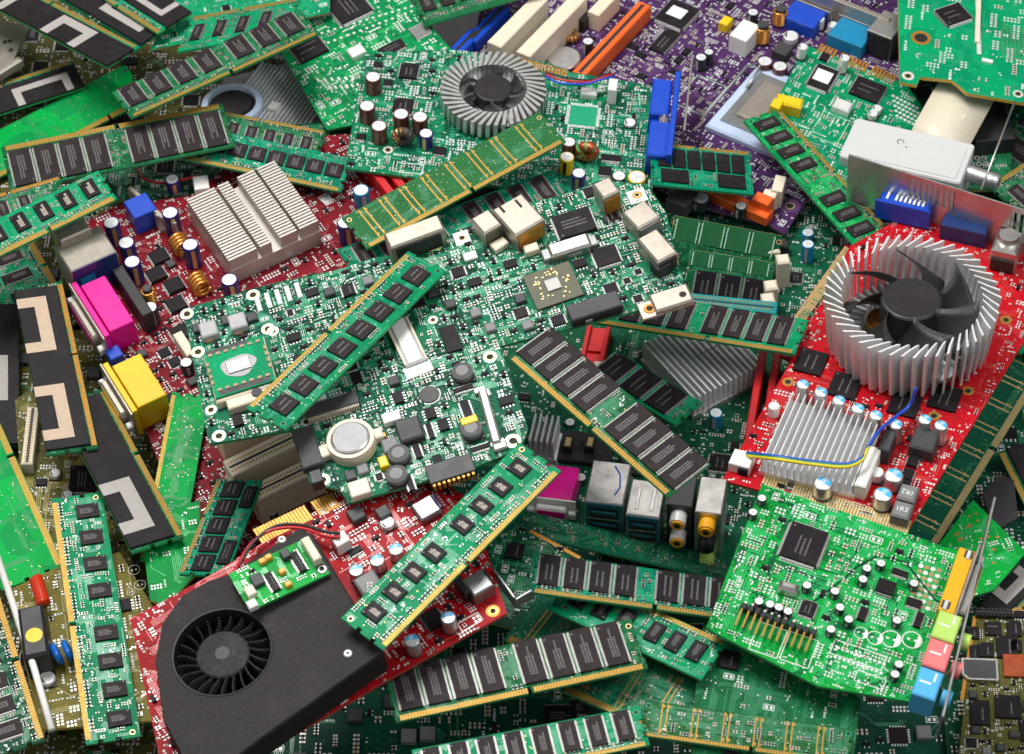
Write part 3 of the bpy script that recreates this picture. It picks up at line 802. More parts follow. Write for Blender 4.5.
def wire(s, pts, r, mat, smooth=6):
    P = [Vector((*s.L(px, py, h), h)) for px, py, h in pts]
    out = []
    for i in range(len(P) - 1):
        p0, p1, p2, p3 = P[max(i - 1, 0)], P[i], P[i + 1], P[min(i + 2, len(P) - 1)]
        for k in range(smooth):
            t = k / smooth
            out.append(.5 * ((2 * p1) + (p2 - p0) * t + (2 * p0 - 5 * p1 + 4 * p2 - p3) * t * t + (3 * p1 - p0 - 3 * p2 + p3) * t ** 3))
    out.append(P[-1])
    b = MB(); b.tube(out, r, mat, 8); return b.build('wire', s.root)
def coil_up(s, px, py, r, hpx, mat='copper', core='ferrite'):
    # solenoid choke standing on the board
    hm = hpx * s.f.sz; r *= s.f.mm; x, y = s.L(px, py, hm); s.block_occ(x, y, 2 * r, 2 * r)
    b = MB(); b.lathe(x, y, [(r * .7, 0), (r * .7, hm, core), (r * .6, hm + .4, core), (0, hm + .4, core)], 18)
    n = max(4, int(hm / 1.5)); pts = []
    for i in range(n * 12): pts.append((x + r * .88 * math.cos(i * R(30)), y + r * .88 * math.sin(i * R(30)), .8 + (hm * .78) * i / (n * 12)))
    b.tube(pts, min(.75, hm * .4 / n), mat, 6); return b.build('coil', s.root)
def toroid(s, px, py, r, axis, mats=('copper', 'ferrite'), turns=12, thick=.36):
    r *= s.f.mm; hh = r if axis != 'z' else r * thick
    x, y = s.L(px, py, hh); s.block_occ(x, y, 2 * r, 2 * r)
    b = MB(); torus(b, x, y, hh + .3, r * (1 - thick), r * thick, mats, axis, turns); return b.build('coil', s.root)
def pins(s, px, py, nu, nv, pitch=2.54, hgt=7, base='black', mat='gold', wide=None):
    x, y = s.L(px, py, 2); b = MB(); b.box(x, y, 0, nu * pitch, nv * pitch, 2.4, base, 0, .2); s.block_occ(x, y, nu * pitch, nv * pitch)
    for i in range(nu):
        for j in range(nv): b.box(x + (i - (nu - 1) / 2) * pitch, y + (j - (nv - 1) / 2) * pitch, 2.3, .64, .64, hgt - 2.3, mat)
    return b.build('pin_header', s.root)
BUR = 'boards buried at the bottom of the pile'
def dense(s, n, tr='tr_dark', nt=120, nv=150, kinds='rrrmmsoptvk', sc=1.0, poly=None):
    s.traces(nt, tr); s.clutter(n, kinds, sc, poly); s.vias(nv, .3, ('tin',)); return s.done()
# ------------------------------------------------------------------ table under the pile
b = MB(); b.box(0, 0, -30, 1600, 1400, 29.5, 'table'); t = b.build('table'); t['kind'] = 'structure'
# ------------------------------------------------------------------ boards at the bottom, seen through the gaps
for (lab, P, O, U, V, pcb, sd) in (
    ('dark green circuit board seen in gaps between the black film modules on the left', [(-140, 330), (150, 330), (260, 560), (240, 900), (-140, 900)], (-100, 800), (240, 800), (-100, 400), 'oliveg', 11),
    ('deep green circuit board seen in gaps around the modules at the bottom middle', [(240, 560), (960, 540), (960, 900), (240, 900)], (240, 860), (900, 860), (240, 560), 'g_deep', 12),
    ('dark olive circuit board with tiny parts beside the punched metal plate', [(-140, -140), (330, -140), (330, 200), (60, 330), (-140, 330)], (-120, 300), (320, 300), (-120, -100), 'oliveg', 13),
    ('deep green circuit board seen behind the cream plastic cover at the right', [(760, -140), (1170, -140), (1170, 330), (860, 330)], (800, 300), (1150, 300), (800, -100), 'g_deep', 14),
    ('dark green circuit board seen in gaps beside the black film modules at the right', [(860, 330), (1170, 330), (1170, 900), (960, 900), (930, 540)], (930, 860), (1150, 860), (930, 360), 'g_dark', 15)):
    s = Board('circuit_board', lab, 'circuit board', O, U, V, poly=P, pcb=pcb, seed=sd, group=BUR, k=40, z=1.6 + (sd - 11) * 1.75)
    for _ in range(16):
        i = s.rn.randrange(len(P)); q = s.rn.random(); a, c = P[i]; e, g = O[0] / 2 + U[0] / 2, V[1] / 2 + O[1] / 2
        s.chip(a + (e - a) * q, c + (g - c) * q, s.rn.choice((18, 26, 34)), s.rn.choice((18, 24)), 1.3, s.rn.choice(('a', 'u', 'v')), 3)
    s.clutter(900, 'rrmmsqopi', 1.6); dense(s, 1500, nt=160, nv=250, sc=1.2)
s = Board('heatsink', 'grey finned heatsink with a pale blue fan ring behind the long chip module', 'heatsink', (175, 130), (300, 165), (250, 50), poly=[(190, 130), (225, 78), (290, 62), (325, 128), (318, 165), (240, 150)], pcb='alud', edge='alud', k=6, lift=0, seed=40, top=9)
finstack(s, 280, 100, 84, 74, 10, 20, 'v', mat='sil', t=.45); x, y = s.L(232, 103, 10)
b = MB(); b.lathe(x, y, [(15.5, 2), (16, 9, 'lblue'), (15.5, 10, 'lblue'), (12.5, 10.5, 'lblue'), (12, 8, 'lblue'), (10.5, 8, 'black'), (10, 10.2, 'black'), (0, 10.2, 'blackm')], 40)
b.build('fan_ring', s.root); s.block(274, 105, 9, 9, 14, 'white', 'clip'); s.done()
s = Board('metal_plate', 'cream metal plate with punched holes at the top left edge', 'metal plate', (-10, 82), (9, 70), (-8, 18), poly=[(-40, 14), (29, 25), (9, 70), (-6, 80), (-40, 86)], pcb='steelw', edge='steel', k=8, lift=10, seed=41)
for px, py in ((5, 42), (11, 50), (10, 41), (-2, 55)):
    x, y = s.L(px, py); s.pcb.disc(x, y, .1, 1.3, 'hole', 12)
s.pcb.box(*s.L(2, 77), 0, 26, 4, 5, 'steelw', 0, 1); s.done()
# ---- centre mainboard with the port row
P = [(470, 340), (560, 200), (700, 170), (850, 170), (850, 330), (765, 470), (735, 575), (480, 560), (440, 470)]
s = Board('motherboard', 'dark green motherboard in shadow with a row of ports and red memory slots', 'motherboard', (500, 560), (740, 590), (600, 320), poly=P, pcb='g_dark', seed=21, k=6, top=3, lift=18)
m2 = s
for x0, y0, x1, y1 in ((790, 352, 752, 432), (774, 356, 738, 428)):
    slot(s, (x0 + x1) / 2, (y0 + y1) / 2, 8, 96, 22, 'redp', 'v', False, 'memory_slot', 'wirer')
x, y = s.L(700, 355, 11); xd, yd = s.L(757, 416, 11); b = MB(); b.box(2, 0, 0, 42, 40, 3, 'alu')
for i in range(14):
    for g in (-8.6, 12.6): b.box(g, -20 + 40 * (i + .5) / 14, 3, 20.4, 1.0, 11, 'sil')
o = b.build('heatsink', s.root); o.location = (x * .001, y * .001, 0); o.rotation_euler = (0, 0, math.atan2(yd - y, xd - x)); s.block_occ(x, y, 50, 46)
s.cap(716, 413, 6.5, 17, 'teal'); s.cap(570, 421, 6, 8, 'small'); s.cap(581, 477, 6, 10, 'small')
finstack(s, 544, 428, 30, 28, 24, 5, 'v', mat='aluw', t=.3, base=.3)
s.block(580, 446, 70, 30, 5, 'black', 'socket', ch=.5)  # socket under the gold contacts, made big and black to darken the gap too
s.block(650, 455, 60, 40, 4, 'black', 'socket', ch=.5)  # no real socket: black block added to stand for shade around the ports
for px in (568, 590): s.block(px, 441, 10, 12, 12, 'black'); s.block(px, 441, 6, 9, 12.6, 'goldp', 'contact', occ=False)
s.chip(720, 462, 26, 20, 1.3, 'a')
c = dsub(s, 556, 482, 40, 34, 16, 'magenta', (0, -1), 'tin', label='magenta connector with chromed shell')
def usb(px, py, w, d, h, n, face='steelw'):
    c = thing_part('port_stack', s.root)
    b = MB(); x, y, W_, D_, H_ = s.block(px, py, w, d, h, 'steel', b=b, ch=.5); b.build('shield', c)
    b = MB(); Y = y - D_ / 2 - .25; b.box(x, Y, .6, W_ * .96, .5, H_ * .95, 'bluet' if False else 'usbin'); b.build('face_plate', c)
    for i in range(n):
        z = H_ * (.14 + .74 * i / n + .05); b = MB()
        b.box(x, Y - .28, z, W_ * .76, .3, H_ * .62 / n, 'hole'); b.box(x, Y - .6, z + H_ * .62 / n * .52, W_ * .66, .9, H_ * .62 / n * .22, 'usbin')
        b.box(x, Y - .5, z - .35, W_ * .82, .5, .4, 'steel'); b.build('port', c)
    return x, y, W_, D_, H_
x, y, W_, D_, H_ = usb(608, 482, 38, 40, 46, 3)
b = MB(); b.tube([(x + W_ * .1, y + D_ * .4, H_ + .1), (x + W_ * .28, y + D_ * .2, H_ + .15), (x + W_ * .34, y - D_ * .1, H_ + .1), (x + W_ * .24, y - D_ * .3, H_ + .1)], .35, 'blue', 5); b.build('ink_mark', s.root)
x, y, W_, D_, H_ = usb(646, 498, 34, 34, 42, 3)
b = MB()
for q in (-.22, .22): b.box(x + W_ * q, y - D_ * .05, H_, W_ * .1, D_ * .6, .35, 'alu', 0, .2)
b.build('spring_tab', s.root)
def jacks(px, py, w, d, h, body, cols, metal):
    c = thing_part('audio_jack_block', s.root)
    b = MB(); x, y, W_, D_, H_ = s.block(px, py, w, d, h, body, b=b, ch=.4); b.build('shield', c)
    n = len(cols)
    for i, (cl, mt) in enumerate(cols):
        z = H_ * (1 - (i + .5) / n); r = min(W_ * .32, H_ / n * .44); b = MB(); Y = y - D_ / 2
        for k in range(20):
            pass
        for r0, r1, l0, l1, mm in ((r, r, 0, 5.5, mt), (r * .8, r * .8, 5.5, 6.3, cl)):
            vs = []; n_ = 20
            for k in range(n_):
                a = 2 * math.pi * k / n_
                vs += [(x + r0 * math.cos(a), Y - l0, z + r0 * math.sin(a)), (x + r1 * math.cos(a), Y - l1, z + r1 * math.sin(a))]
            b.add(vs, [(2 * k, (2 * k + 2) % (2 * n_), (2 * k + 3) % (2 * n_), 2 * k + 1) for k in range(n_)], mm, True)
            b.add([(x + r1 * math.cos(2 * math.pi * k / n_), Y - l1, z + r1 * math.sin(2 * math.pi * k / n_)) for k in range(n_)], [tuple(range(n_))], mm)
        Q = [(x + r * .42 * math.cos(2 * math.pi * k / 14), Y - 6.34, z + r * .42 * math.sin(2 * math.pi * k / 14)) for k in range(14)]
        b.add(Q, [tuple(range(14))], 'hole'); b.build('jack', c)
jacks(682, 490, 25, 30, 52, 'black', (('ylwo', 'tin'), ('ylwo', 'tin'), ('sky', 'sky')), True)
jacks(711, 495, 26, 34, 50, 'steel', (('ylwo', 'ylwo'), ('black', 'black'), ('lime', 'lime')), False)
b = MB(); x, y, W_, D_, H_ = s.block(594, 352, 26, 54, 6, 'redp', b=b, ch=.2)
for sg in (-1, 1): b.box(x + sg * W_ * .4, y, H_ - .01, W_ * .18, D_, 2.2, 'redp', 0, .2)
b.box(x, y, H_ - .01, W_ * .5, 1.4, 1.6, 'redp'); b.build('memory_slot', s.root); s.block(599, 366, 12, 11, 15, 'ivory', 'latch')
slot(s, 722, 302, 118, 14, 30, 'tealp', 'u', True, 'memory_slot'); slot(s, 730, 256, 120, 10, 9, 'black', 'u', True, 'memory_slot'); slot(s, 735, 238, 120, 8, 9, 'black', 'u', True, 'memory_slot')
for px, py in ((773, 247), (783, 258), (771, 284), (768, 297)): s.block(px, py, 14, 11, 24, 'cream', 'latch', .3, .8)
for px, py in ((808, 232), (808, 244)): s.cap(px, py, 6.5, 20 if py > 240 else 12, 'teal')
s.chip(796, 277, 17, 15, 1.2, 'a'); s.cap(795, 345, 6, 12, 'small')
s.clutter(500, 'rrmmsotpvk', 1, [(690, 380), (770, 400), (745, 560), (690, 470)]); s.clutter(250, 'rrmmsotpvk', 1, [(770, 200), (850, 200), (850, 330), (780, 330)])
dense(s, 900)
s = Board('circuit_board', 'dark green board with a white plug and a red wire behind the red motherboard', 'circuit board', (105, 195), (230, 195), (110, 135), poly=[(90, 200), (110, 140), (345, 120), (345, 165), (240, 172), (186, 200), (150, 200)], pcb='g_dark', seed=42, k=20, lift=3)
s.block(201, 182, 15, 13, 15, 'white', 'plug', .2); wire(s, [(137, 168, 2), (143, 178, 5), (160, 183, 7), (180, 180, 8), (200, 176, 8)], .7, 'wirer'); s.chip(165, 165, 20, 16, 1.2, 'a')
dense(s, 700)
# ---- dark red motherboard on the left
P = [(62, 235), (118, 205), (190, 196), (260, 140), (410, 130), (420, 200), (420, 400), (330, 530), (230, 650), (150, 440)]
s = Board('motherboard', 'dark red motherboard with a finned aluminium heatsink and magenta and yellow ports', 'motherboard', (190, 470), (330, 403), (95, 300), poly=P, pcb='dkred', edge='edge_r', seed=22, k=4, lift=1, top=3)
finstack(s, 252, 210, 104, 80, 22, 24, 'u', ((0, .31), (.345, .47), (.57, .76), (.79, 1)), 'alum', .55, .6)
for px, py in ((111, 222), (126, 242), (132, 261), (170, 212), (190, 244), (229, 279), (345, 222)): s.cap(px, py, 9, 26, 'navy')
s.cap(150, 307, 7, 20, 'black'); s.cap(361, 190, 9, 20, 'teal'); s.cap(172, 179, 7, 16, 'navy'); s.cap(186, 362, 6, 14, 'small')
for px, py in ((180, 243), (199, 282)):
    hm = 6; x, y = s.L(px, py, hm); b = MB(); spring(b, x, y, 4.6, 9, 3.7, 1.0, 'copper', R(-92), 4); b.build('coil', s.root); s.block_occ(x, y, 10, 16)
coil_up(s, 147, 288, 7, 16)
for px, py in ((159, 255), (156, 273), (174, 284), (176, 303), (180, 331)): s.chip(px, py, 22, 14, 2.4, 'u', 0, seed=1)
s.block(140, 205, 26, 22, 16, 'bluet' if False else 'blue', 'connector')
s.block(70, 226, 34, 22, 34, 'steelw', 'connector', ch=.8)
c = thing_part('port_stack', s.root); b = MB(); x, y, W_, D_, H_ = s.block(85, 248, 52, 34, 30, 'steelw', b=b, ch=.7); b.build('shield', c)
b = MB(); b.box(x, y - D_ / 2 - .3, 2, W_ * .94, .5, H_ * .9, 'blued'); b.box(x - W_ * .2, y - D_ / 2 - .6, 4, W_ * .3, .4, H_ * .5, 'bluet'); b.build('face_plate', c)  # dark blue face; its teal patch stands in for a blue reflection
dsub(s, 107, 303, 27, 56, 20, 'magenta', (-1, 0), 'steelw', label='magenta parallel port', wall=True)
dsub(s, 139, 380, 31, 48, 22, 'ylw', (-1, 0), 'steelw', label='yellow game port', wall=True)
for px, py, m_ in ((118, 329, 'tin'), (149, 404, 'tin')):
    b = MB(); s.block(px, py, 26, 3, 9, m_, b=b, occ=False); s.block(px - 13, py + 3, 2, 10, 7, m_, b=b, occ=False); s.block(px + 13, py - 3, 2, 10, 7, m_, b=b, occ=False); b.build('wire_clip', s.root)
s.block(114, 352, 14, 12, 10, 'blue', 'connector'); s.block(132, 290, 12, 58, 18, 'black', 'connector')
slot(s, 262, 452, 74, 17, 26, 'cream'); slot(s, 285, 478, 70, 15, 24, 'ivory'); slot(s, 246, 424, 60, 14, 22, 'ivory', groove='ivory', pins=False)
b = MB(); b.ribbon([s.L(128, 195), s.L(165, 235)], 5, 0, 'tin'); x, y = s.L(148, 200, 15)
bb = MB(); bb.box(x, y + 2, 0, 2.5, 30, 11, 'steelw', .2, .5); bb.box(x + 3, y - 12, 0, 1.5, 12, 11.5, 'tind', .5, .4); bb.build('bracket', s.root)
for k, (px, py) in enumerate(((380, 178), (392, 172), (404, 168))): slot(s, px, py, 9, 46, 12, 'redp', 'v', False, 'memory_slot', 'wirer')
x, y = s.L(326, 199, .3); b = MB(); b.flat(x, y, .3, 5, 7, 'label', .2); b.build('paper_label', s.root)
s.block(184, 343, 10, 26, 10, 'cream', 'connector'); s.cap(265, 494, 6, 8, 'smd'); s.cap(272, 512, 5, 6, 'small')
s.traces(160, 'tr_dkred'); s.clutter(1800, 'sssoiqr', 1.1, [(130, 250), (200, 260), (230, 420), (150, 440)]); s.clutter(3500, 'rrrmmssptvk', 1.2); s.clutter(3500, 'rrmtp', .85); s.vias(200, .3); s.done(); rmb = s
# ---- far left and top left
module('bare bright green module lying face down under the long chip module at the top left', (-10, 182), (150, 98), (-28, 144), 'g_plain', [], 'goldo', seed=43, notch=(.75,), smd=0, k=2.5)
# ---- bright green card at the top, left of the fan card
s = Board('expansion_card', 'bright green card with many solder pads and two square chips at the top', 'circuit board', (327, 130), (455, 66), (274, 42), poly=[(327, 130), (284, 57), (250, -10), (275, -40), (385, -40), (409, 0), (455, 54), (450, 100), (380, 120)], pcb='g_brightc', edge='edge_g', seed=61, k=3, lift=1)
s.chip(348, 5, 40, 34, 1.8, 'a', 3); s.chip(308, 47, 34, 22, 1.8, 'u', 2); s.chip(392, 47, 26, 12, 1.6, 'v', 2); s.block(356, 50, 16, 10, 5, 'tin', 'crystal'); s.chip(420, 30, 18, 14, 1.2, 'v', 0, 'greyp')
for a in range(2):
    for i in range(18):
        x, y = s.L(322 + i * 6.4, 33 + a * 12 - i * (1.9 if a == 0 else 2.4)); s.pcb.disc(x, y, .11, .8, 'tin', 8); s.block_occ(x, y, 1.4, 1.4)
for i in range(12):
    x, y = s.L(318 + i * 7, 80 - i * .4); s.pcb.flat(x, y, .1, 1.2, 2.6, 'tin'); x, y = s.L(330 + i * 5.6, 88 - i * .6); s.pcb.flat(x, y, .1, 1.2, 2.6, 'tin')
s.traces(70, 'tr_bright'); s.clutter(2200, 'pppptttvvkkrm', 1.3); s.vias(220, .4); s.done()
s = Board('circuit_board', 'thin green board strip with a gold edge along the top left border', 'circuit board', (160, 50), (300, 20), (150, 5), poly=[(150, 50), (180, -10), (330, -40), (330, 12), (250, 30)], pcb='g_teal', seed=44, k=4); dense(s, 150, 'tr_teal')
module('teal module with four brown chips tucked behind the module along the top', (300, -3), (192, 17), (276, 34), 'g_teal', [(.15, .98, 4, .32, .75, .55, 'u')], 'gold', seed=45, smd=.6, k=2.5)
module('module with seven large black chips slanting up to the upper left green card', (131, 118), (320, 33), (112, 92), 'g_mid', [(.01, .53, 4, .3, .98, .80, 'u'), (.57, .975, 3, .3, .98, .80, 'u')], seed=46, gd=.09, k=2.5, asp=.27)
FM = 'film'
module('black film module with a grey band, squeezed between two others at the top left', (40, -12), (140, 47), (72, -34), 'g_dark', [], 'goldo', seed=48, film=(0, 1, .05, 1, [(.50, .90, .3, .95, .06)], 'grey'), k=2.5, contacts=False)
module('long black film module with two grey bands and orange gold edge, top left', (-20, -36), (140, 47), (-55, -17), 'g_teal', [], 'goldo', seed=49, film=(.0, .97, .17, 1, [(.65, .90, .25, 1.0, .042), (.2, .41, .25, 1.0, .045)], 'grey'), k=2.5)
module('black film module with a pale grey angled band, rightmost at the top left', (98, -5), (158, 34), (132, -25), 'g_teal', [], 'goldo', seed=47, film=(-.02, 1, .26, 1, [(.30, .82, .42, .98, .075)], 'grey'), k=2.5, notch=(.3,))
module('black film module with a broad grey band below the punched plate at left', (-60, 102), (72, 60), (-50, 130), 'g_teal', [], 'goldo', seed=50, film=(.0, .97, .2, 1, [(.08, .50, .4, 1.0, .055)], 'grey'), k=2.5)
module('green module with a gold edge lying partly under the module at the left centre top', (326, 131), (205, 108), (321, 160), 'g_mid', [(.05, .95, 6, .35, .9, .7, 'u')], seed=51, k=2.5)
module('green module with small dark chips just above the finned aluminium heatsink', (160, 154), (341, 192), (168, 120), 'g_teal2', [(.02, .98, 9, .36, .74, .86, '')], seed=52, k=2.5, asp=.22)
module('module with eight big black chips lying across the upper left', (222, 103), (1, 147), (233, 146), 'g_mid', [(.02, .46, 4, .16, .95, .95, 'u'), (.54, .985, 4, .16, .95, .95, 'u')], 'gold', seed=53, notch=(.48,), k=2.5, asp=.23)
module('green module whose chips peek out below the teal module at the left edge', (33, 240), (62, 292), (-22, 262), 'g_teal', [(.0, 1, 3, .3, .8, .6, 'u')], 'goldo', seed=54, k=2.5)
module('small part of a green module edge with gold dashes at the far left', (-40, 205), (60, 176), (-30, 235), 'g_mid', [(.3, .95, 3, .3, .8, .6, 'u')], 'goldo', seed=55, k=2.5)
module('teal module with four square chips at the left edge above the cream port', (-25, 268), (117, 199), (-40, 237), 'g_teal', [(.15, .97, 5, .34, .86, .58, '', 'chip', 4)], 'goldo', seed=56, k=2.5, gd=.13)
# ---- purple motherboard
P = [(470, 60), (500, -90), (980, -110), (910, 70), (803, 206), (784, 234), (768, 224), (690, 204), (580, 150)]
s = Board('motherboard', 'purple motherboard with white, orange and blue slots and a processor socket', 'motherboard', (640, 240), (770, 298), (730, 142), poly=P, pcb='purple', edge='edge_p', seed=60, k=4, lift=1, top=3)
pm = s
slot(s, 612, 38, 15, 106, 14, 'orange', 'v', False); slot(s, 518, 20, 17, 72, 24, 'cream', 'v', False, groove='ivory'); slot(s, 552, 24, 17, 88, 24, 'cream', 'v', False, groove='ivory'); slot(s, 604, 2, 14, 34, 16, 'ivory', 'v', False, groove='ivory')
slot(s, 488, 22, 14, 52, 10, 'blue', 'v', False); slot(s, 466, 40, 14, 30, 10, 'blue', 'v', False)
for px, py, r in ((566, 19, 7), (588, 41, 6), (701, 57, 6), (709, 51, 5), (753, 12, 6)): s.cap(px, py, r, 16, 'black')
s.block(582, 15, 14, 13, 11, 'black', 'button'); s.cap(582, 13, 4, 13, 'smd')
toroid(s, 571, 36, 10, 'z', ('copper', 'ferrite'), 12, .4)
x, y = s.L(564, 57, 4); b = MB(); r = 18 * s.f.mm; b.lathe(x, y, [(r * 1.05, 0), (r * 1.05, 3, 'black'), (r, 3.2, 'black'), (r * .92, 4, 'alu'), (0, 4, 'alu')], 36); b.build('battery', s.root); s.block_occ(x, y, 2 * r, 2 * r)
s.chip(677, 13, 38, 34, 2, 'a', 0); x, y = s.L(677, 12, 2.1); b = MB(); b.flat(x, y, 2.05, 9, 8, 'label'); b.build('paper_label', s.root)
s.chip(665, 40, 20, 30, 1.6, 'u', 2); s.block(726, 20, 10, 11, 8, 'ylw', 'jumper'); s.block(745, 30, 20, 24, 16, 'white', 'connector')
coil_up(s, 763, 24, 8, 18); coil_up(s, 781, 8, 8, 16)
for px, py in ((765, 61), (780, 66)): s.cap(px, py, 8, 16, 'brown')
s.cap(791, 35, 8, 12, 'can'); s.block(783, 48, 16, 14, 8, 'ferrite', 'inductor'); s.cap(801, 20, 5, 10, 'smd')
# processor socket with its lever and heat spreader
c = thing_part('processor_socket', s.root); b = MB(); x, y, W_, D_, H_ = s.block(772, 110, 92, 88, 5, 'lblue', b=b, ch=1); b.build('load_plate', c)
b = MB(); b.box(x, y, H_, W_ * .78, D_ * .76, 1.2, 'alud', 0, .2); b.build('frame', c)
b = MB(); b.box(x, y, H_ + 1, W_ * .56, D_ * .54, 2.6, 'steelw', 0, .9); b.build('heat_spreader', c)
b = MB(); b.tube([(x - W_ * .56, y - D_ * .5, 5), (x - W_ * .56, y + D_ * .35, 6), (x - W_ * .44, y + D_ * .48, 6), (x - W_ * .38, y + D_ * .1, 6)], 0.8, 'alud', 8); b.build('lever', c)
slot(s, 733, 198, 82, 11, 8, 'orange', 'u', False, 'memory_slot', 'orange'); s.block(779, 183, 11, 18, 16, 'cream', 'latch', .3); s.block(770, 193, 13, 8, 14, 'cream', 'latch', .2); s.block(763, 198, 18, 10, 15, 'orange', 'latch')
s.cap(701, 197, 9, 16, 'black'); s.cap(741, 206, 6, 14, 'black'); s.block(682, 195, 22, 20, 12, 'ferrite', 'inductor')
s.pad(790, 206, 10, .4, 'tr_pur')
dsub(s, 804, 14, 38, 24, 11, 'blue', (0, 1), 'steel', label='blue video port'); dsub(s, 852, 32, 40, 26, 11, 'bluet', (0, 1), 'steel', label='teal serial port')
for px, py in ((820, 18), (833, 24)): s.cap(px, py, 5, 14, 'smd')
c = thing_part('port_stack', s.root); b = MB(); x, y, W_, D_, H_ = s.block(888, 24, 28, 30, 22, 'steel', b=b); b.build('shield', c); b = MB(); b.box(x, y - D_ * .5 - .5, 1, W_ * .9, 1, H_ * .9, 'black'); b.build('face_plate', c)
x, y = s.L(845, 5, 14); b = MB(); b.box(x, y, 0, 52, 3, 16, 'steelw', 0, .3); b.build('port_shield', s.root)
for k in range(14): pass
s.silk_rect(700, 95, 34, 40, .4, 'silkg'); s.silk_rect(706, 92, 16, 16, 2.4, 'tr_pur')
s.traces(150, 'tr_pur'); s.clutter(1500, 'rrmmttpsvkoo', 1.0, [(600, 80), (690, -30), (740, 10), (700, 80), (640, 90)]); s.clutter(3500, 'rrmmttppvks', 1.1); s.clutter(2500, 'rmtpv', .8); s.vias(300, .3); s.done()
module('green module with brown chips along the top border left of the blue slot', (424, 26), (540, -8), (412, -14), 'g_mid', [(.02, .98, 6, .3, .9, .7, '')], 'gold', seed=57, k=4, contacts=False, notch=())
# standing memory modules plugged into it
PREF = Vector((.12, -math.cos(R(36)), math.sin(R(36))))
for i, (lab, O, U, V, pcb, rows, zz) in enumerate((
    ('green module plugged upright in a slot, nearest the purple motherboard', (665, 262), (772, 282), (661, 213), 'g_mid', [], 0),
    ('green module upright in the teal slot, showing three black chips', (683, 296), (766, 309), (675, 247), 'g_mid', [(.08, .96, 3, .04, .60, .93, 'u', 'chip', 2)], 0))):
    s = module(lab, O, U, V, pcb, rows, seed=30 + i, pref=PREF, k=3, notch=(), smd=0, contacts=False, edge='edge', panel=(4, .5, .97) if i == 0 else (4, .68, .97))
# ---- fan card (teal) in the upper middle
s = Board('graphics_card', 'teal card with a round finned fan cooler, brown capacitors and a blue port', 'graphics card', (345, 168), (652, 200), (364, 53), poly=[(345, 168), (364, 53), (450, 49), (545, 62), (572, 72), (655, 86), (652, 202), (410, 177)], pcb='g_lap', edge='edge_g', seed=62, k=3, asp=.52, lift=1)
gx = s.L(545, 61); gy = s.L(572, 70)
b = MB()
for i in range(14):
    x, y = s.L(522 + i * 3.4, 60 + i * .95); b.box(x, y - 1.2, -1.4, 1.25, 5.5, 1.5, 'goldo')
b.build('edge_contacts', s.root)
o, x, y, r, hm = radial_heatsink(s, 493, 88, 53, 15, 42, .64, 'alu', -.2, 1.9)
fan(s, x, y, hm * 1.05, r * .37, r * .63, 6, 6, .7)
for px, py in ((373, 77), (367, 106), (379, 126), (401, 114), (420, 117)): s.cap(px, py, 8.3, 20, 'brown')
s.cap(426, 133, 7, 18, 'navy'); toroid(s, 403, 137, 11, 'y', ('ferrite', 'copper'), 14, .4); s.chip(409, 70, 22, 15, 1.4, 'u', 2); s.chip(403, 105, 20, 17, 1.4, 'v', 2)
for px, py in ((378, 64), (388, 82), (361, 136)): s.chip(px, py, 9, 8, 1.4, 'v', 0)
x, y = s.L(583, 116); s.pcb.flat(x, y, .09, 13, 13, 'tr_teal'); s.block_occ(x, y, 15, 15)
for i in range(22):
    for sg in (-1, 1): s.pcb.flat(x + (i - 10.5) * .62, y + sg * 7.6, .1, .34, 1.7, 'silk'); s.pcb.flat(x + sg * 7.6, y + (i - 10.5) * .62, .1, 1.7, .34, 'silk')
s.block(589, 90, 17, 7, 6, 'tin', 'crystal', ch=1); s.block(613, 84, 9, 12, 14, 'white', 'plug'); s.cap(630, 121, 6, 7, 'smd')
wire(s, [(545, 76, 8), (560, 83, 9), (585, 84, 9), (603, 79, 9), (613, 77, 8)], .6, 'wireb'); wire(s, [(545, 74, 8), (562, 80, 9), (588, 82, 9), (604, 77, 9), (612, 74, 8)], .6, 'wirer'); wire(s, [(545, 72, 8), (565, 77, 9), (590, 80, 9), (604, 75, 9), (611, 73, 8)], .5, 'wirek')
toroid(s, 587, 152, 12, 'y', ('copperr', 'coreg'), 7, .42); s.cap(567, 156, 7, 20, 'yellow'); s.cap(569, 141, 7, 20, 'brown'); s.cap(579, 172, 7.5, 22, 'navy'); s.cap(619, 175, 7.5, 16, 'black'); s.cap(637, 177, 9, 12, 'yellow')
s.chip(611, 157, 20, 8, 1.4, 'v', 0); s.chip(605, 170, 13, 10, 1.8, 'v', 0); s.chip(440, 150, 12, 9, 1.8, 'v', 0)
c = thing_part('connector', s.root); c['label'] = 'blue video port'
b = MB(); s.block(661, 96, 20, 36, 20, 'blue', b=b, ch=.8); s.block(660, 138, 24, 34, 20, 'blue', b=b, ch=.8); s.block(659, 117, 16, 12, 14, 'blue', b=b); s.block(674, 112, 6, 84, 24, 'blue', b=b, ch=.5); b.build('housing', c)
b = MB(); s.block(664, 118, 10, 7, 18, 'steel', b=b, ch=.8); s.block(664, 118, 4, 9, 19.5, 'steelw', b=b, ch=.5); b.build('nut', c)
x, y = s.L(688, 96, 8); b = MB(); b.box(x, y, -2, 1.1, 54, 13, 'steelw', 0, .2)
b.build('bracket', s.root); s.silk_rect(408, 168, 30, 9); s.pad(388, 150, 5)
s.traces(90, 'tr_lap'); s.traces(60, 'g_deep', 4, 20, .8, 3); s.clutter(2600, 'rrmmttppspvk', 1.2); s.clutter(2500, 'rmtpv', .8); s.vias(150, .3); s.done()
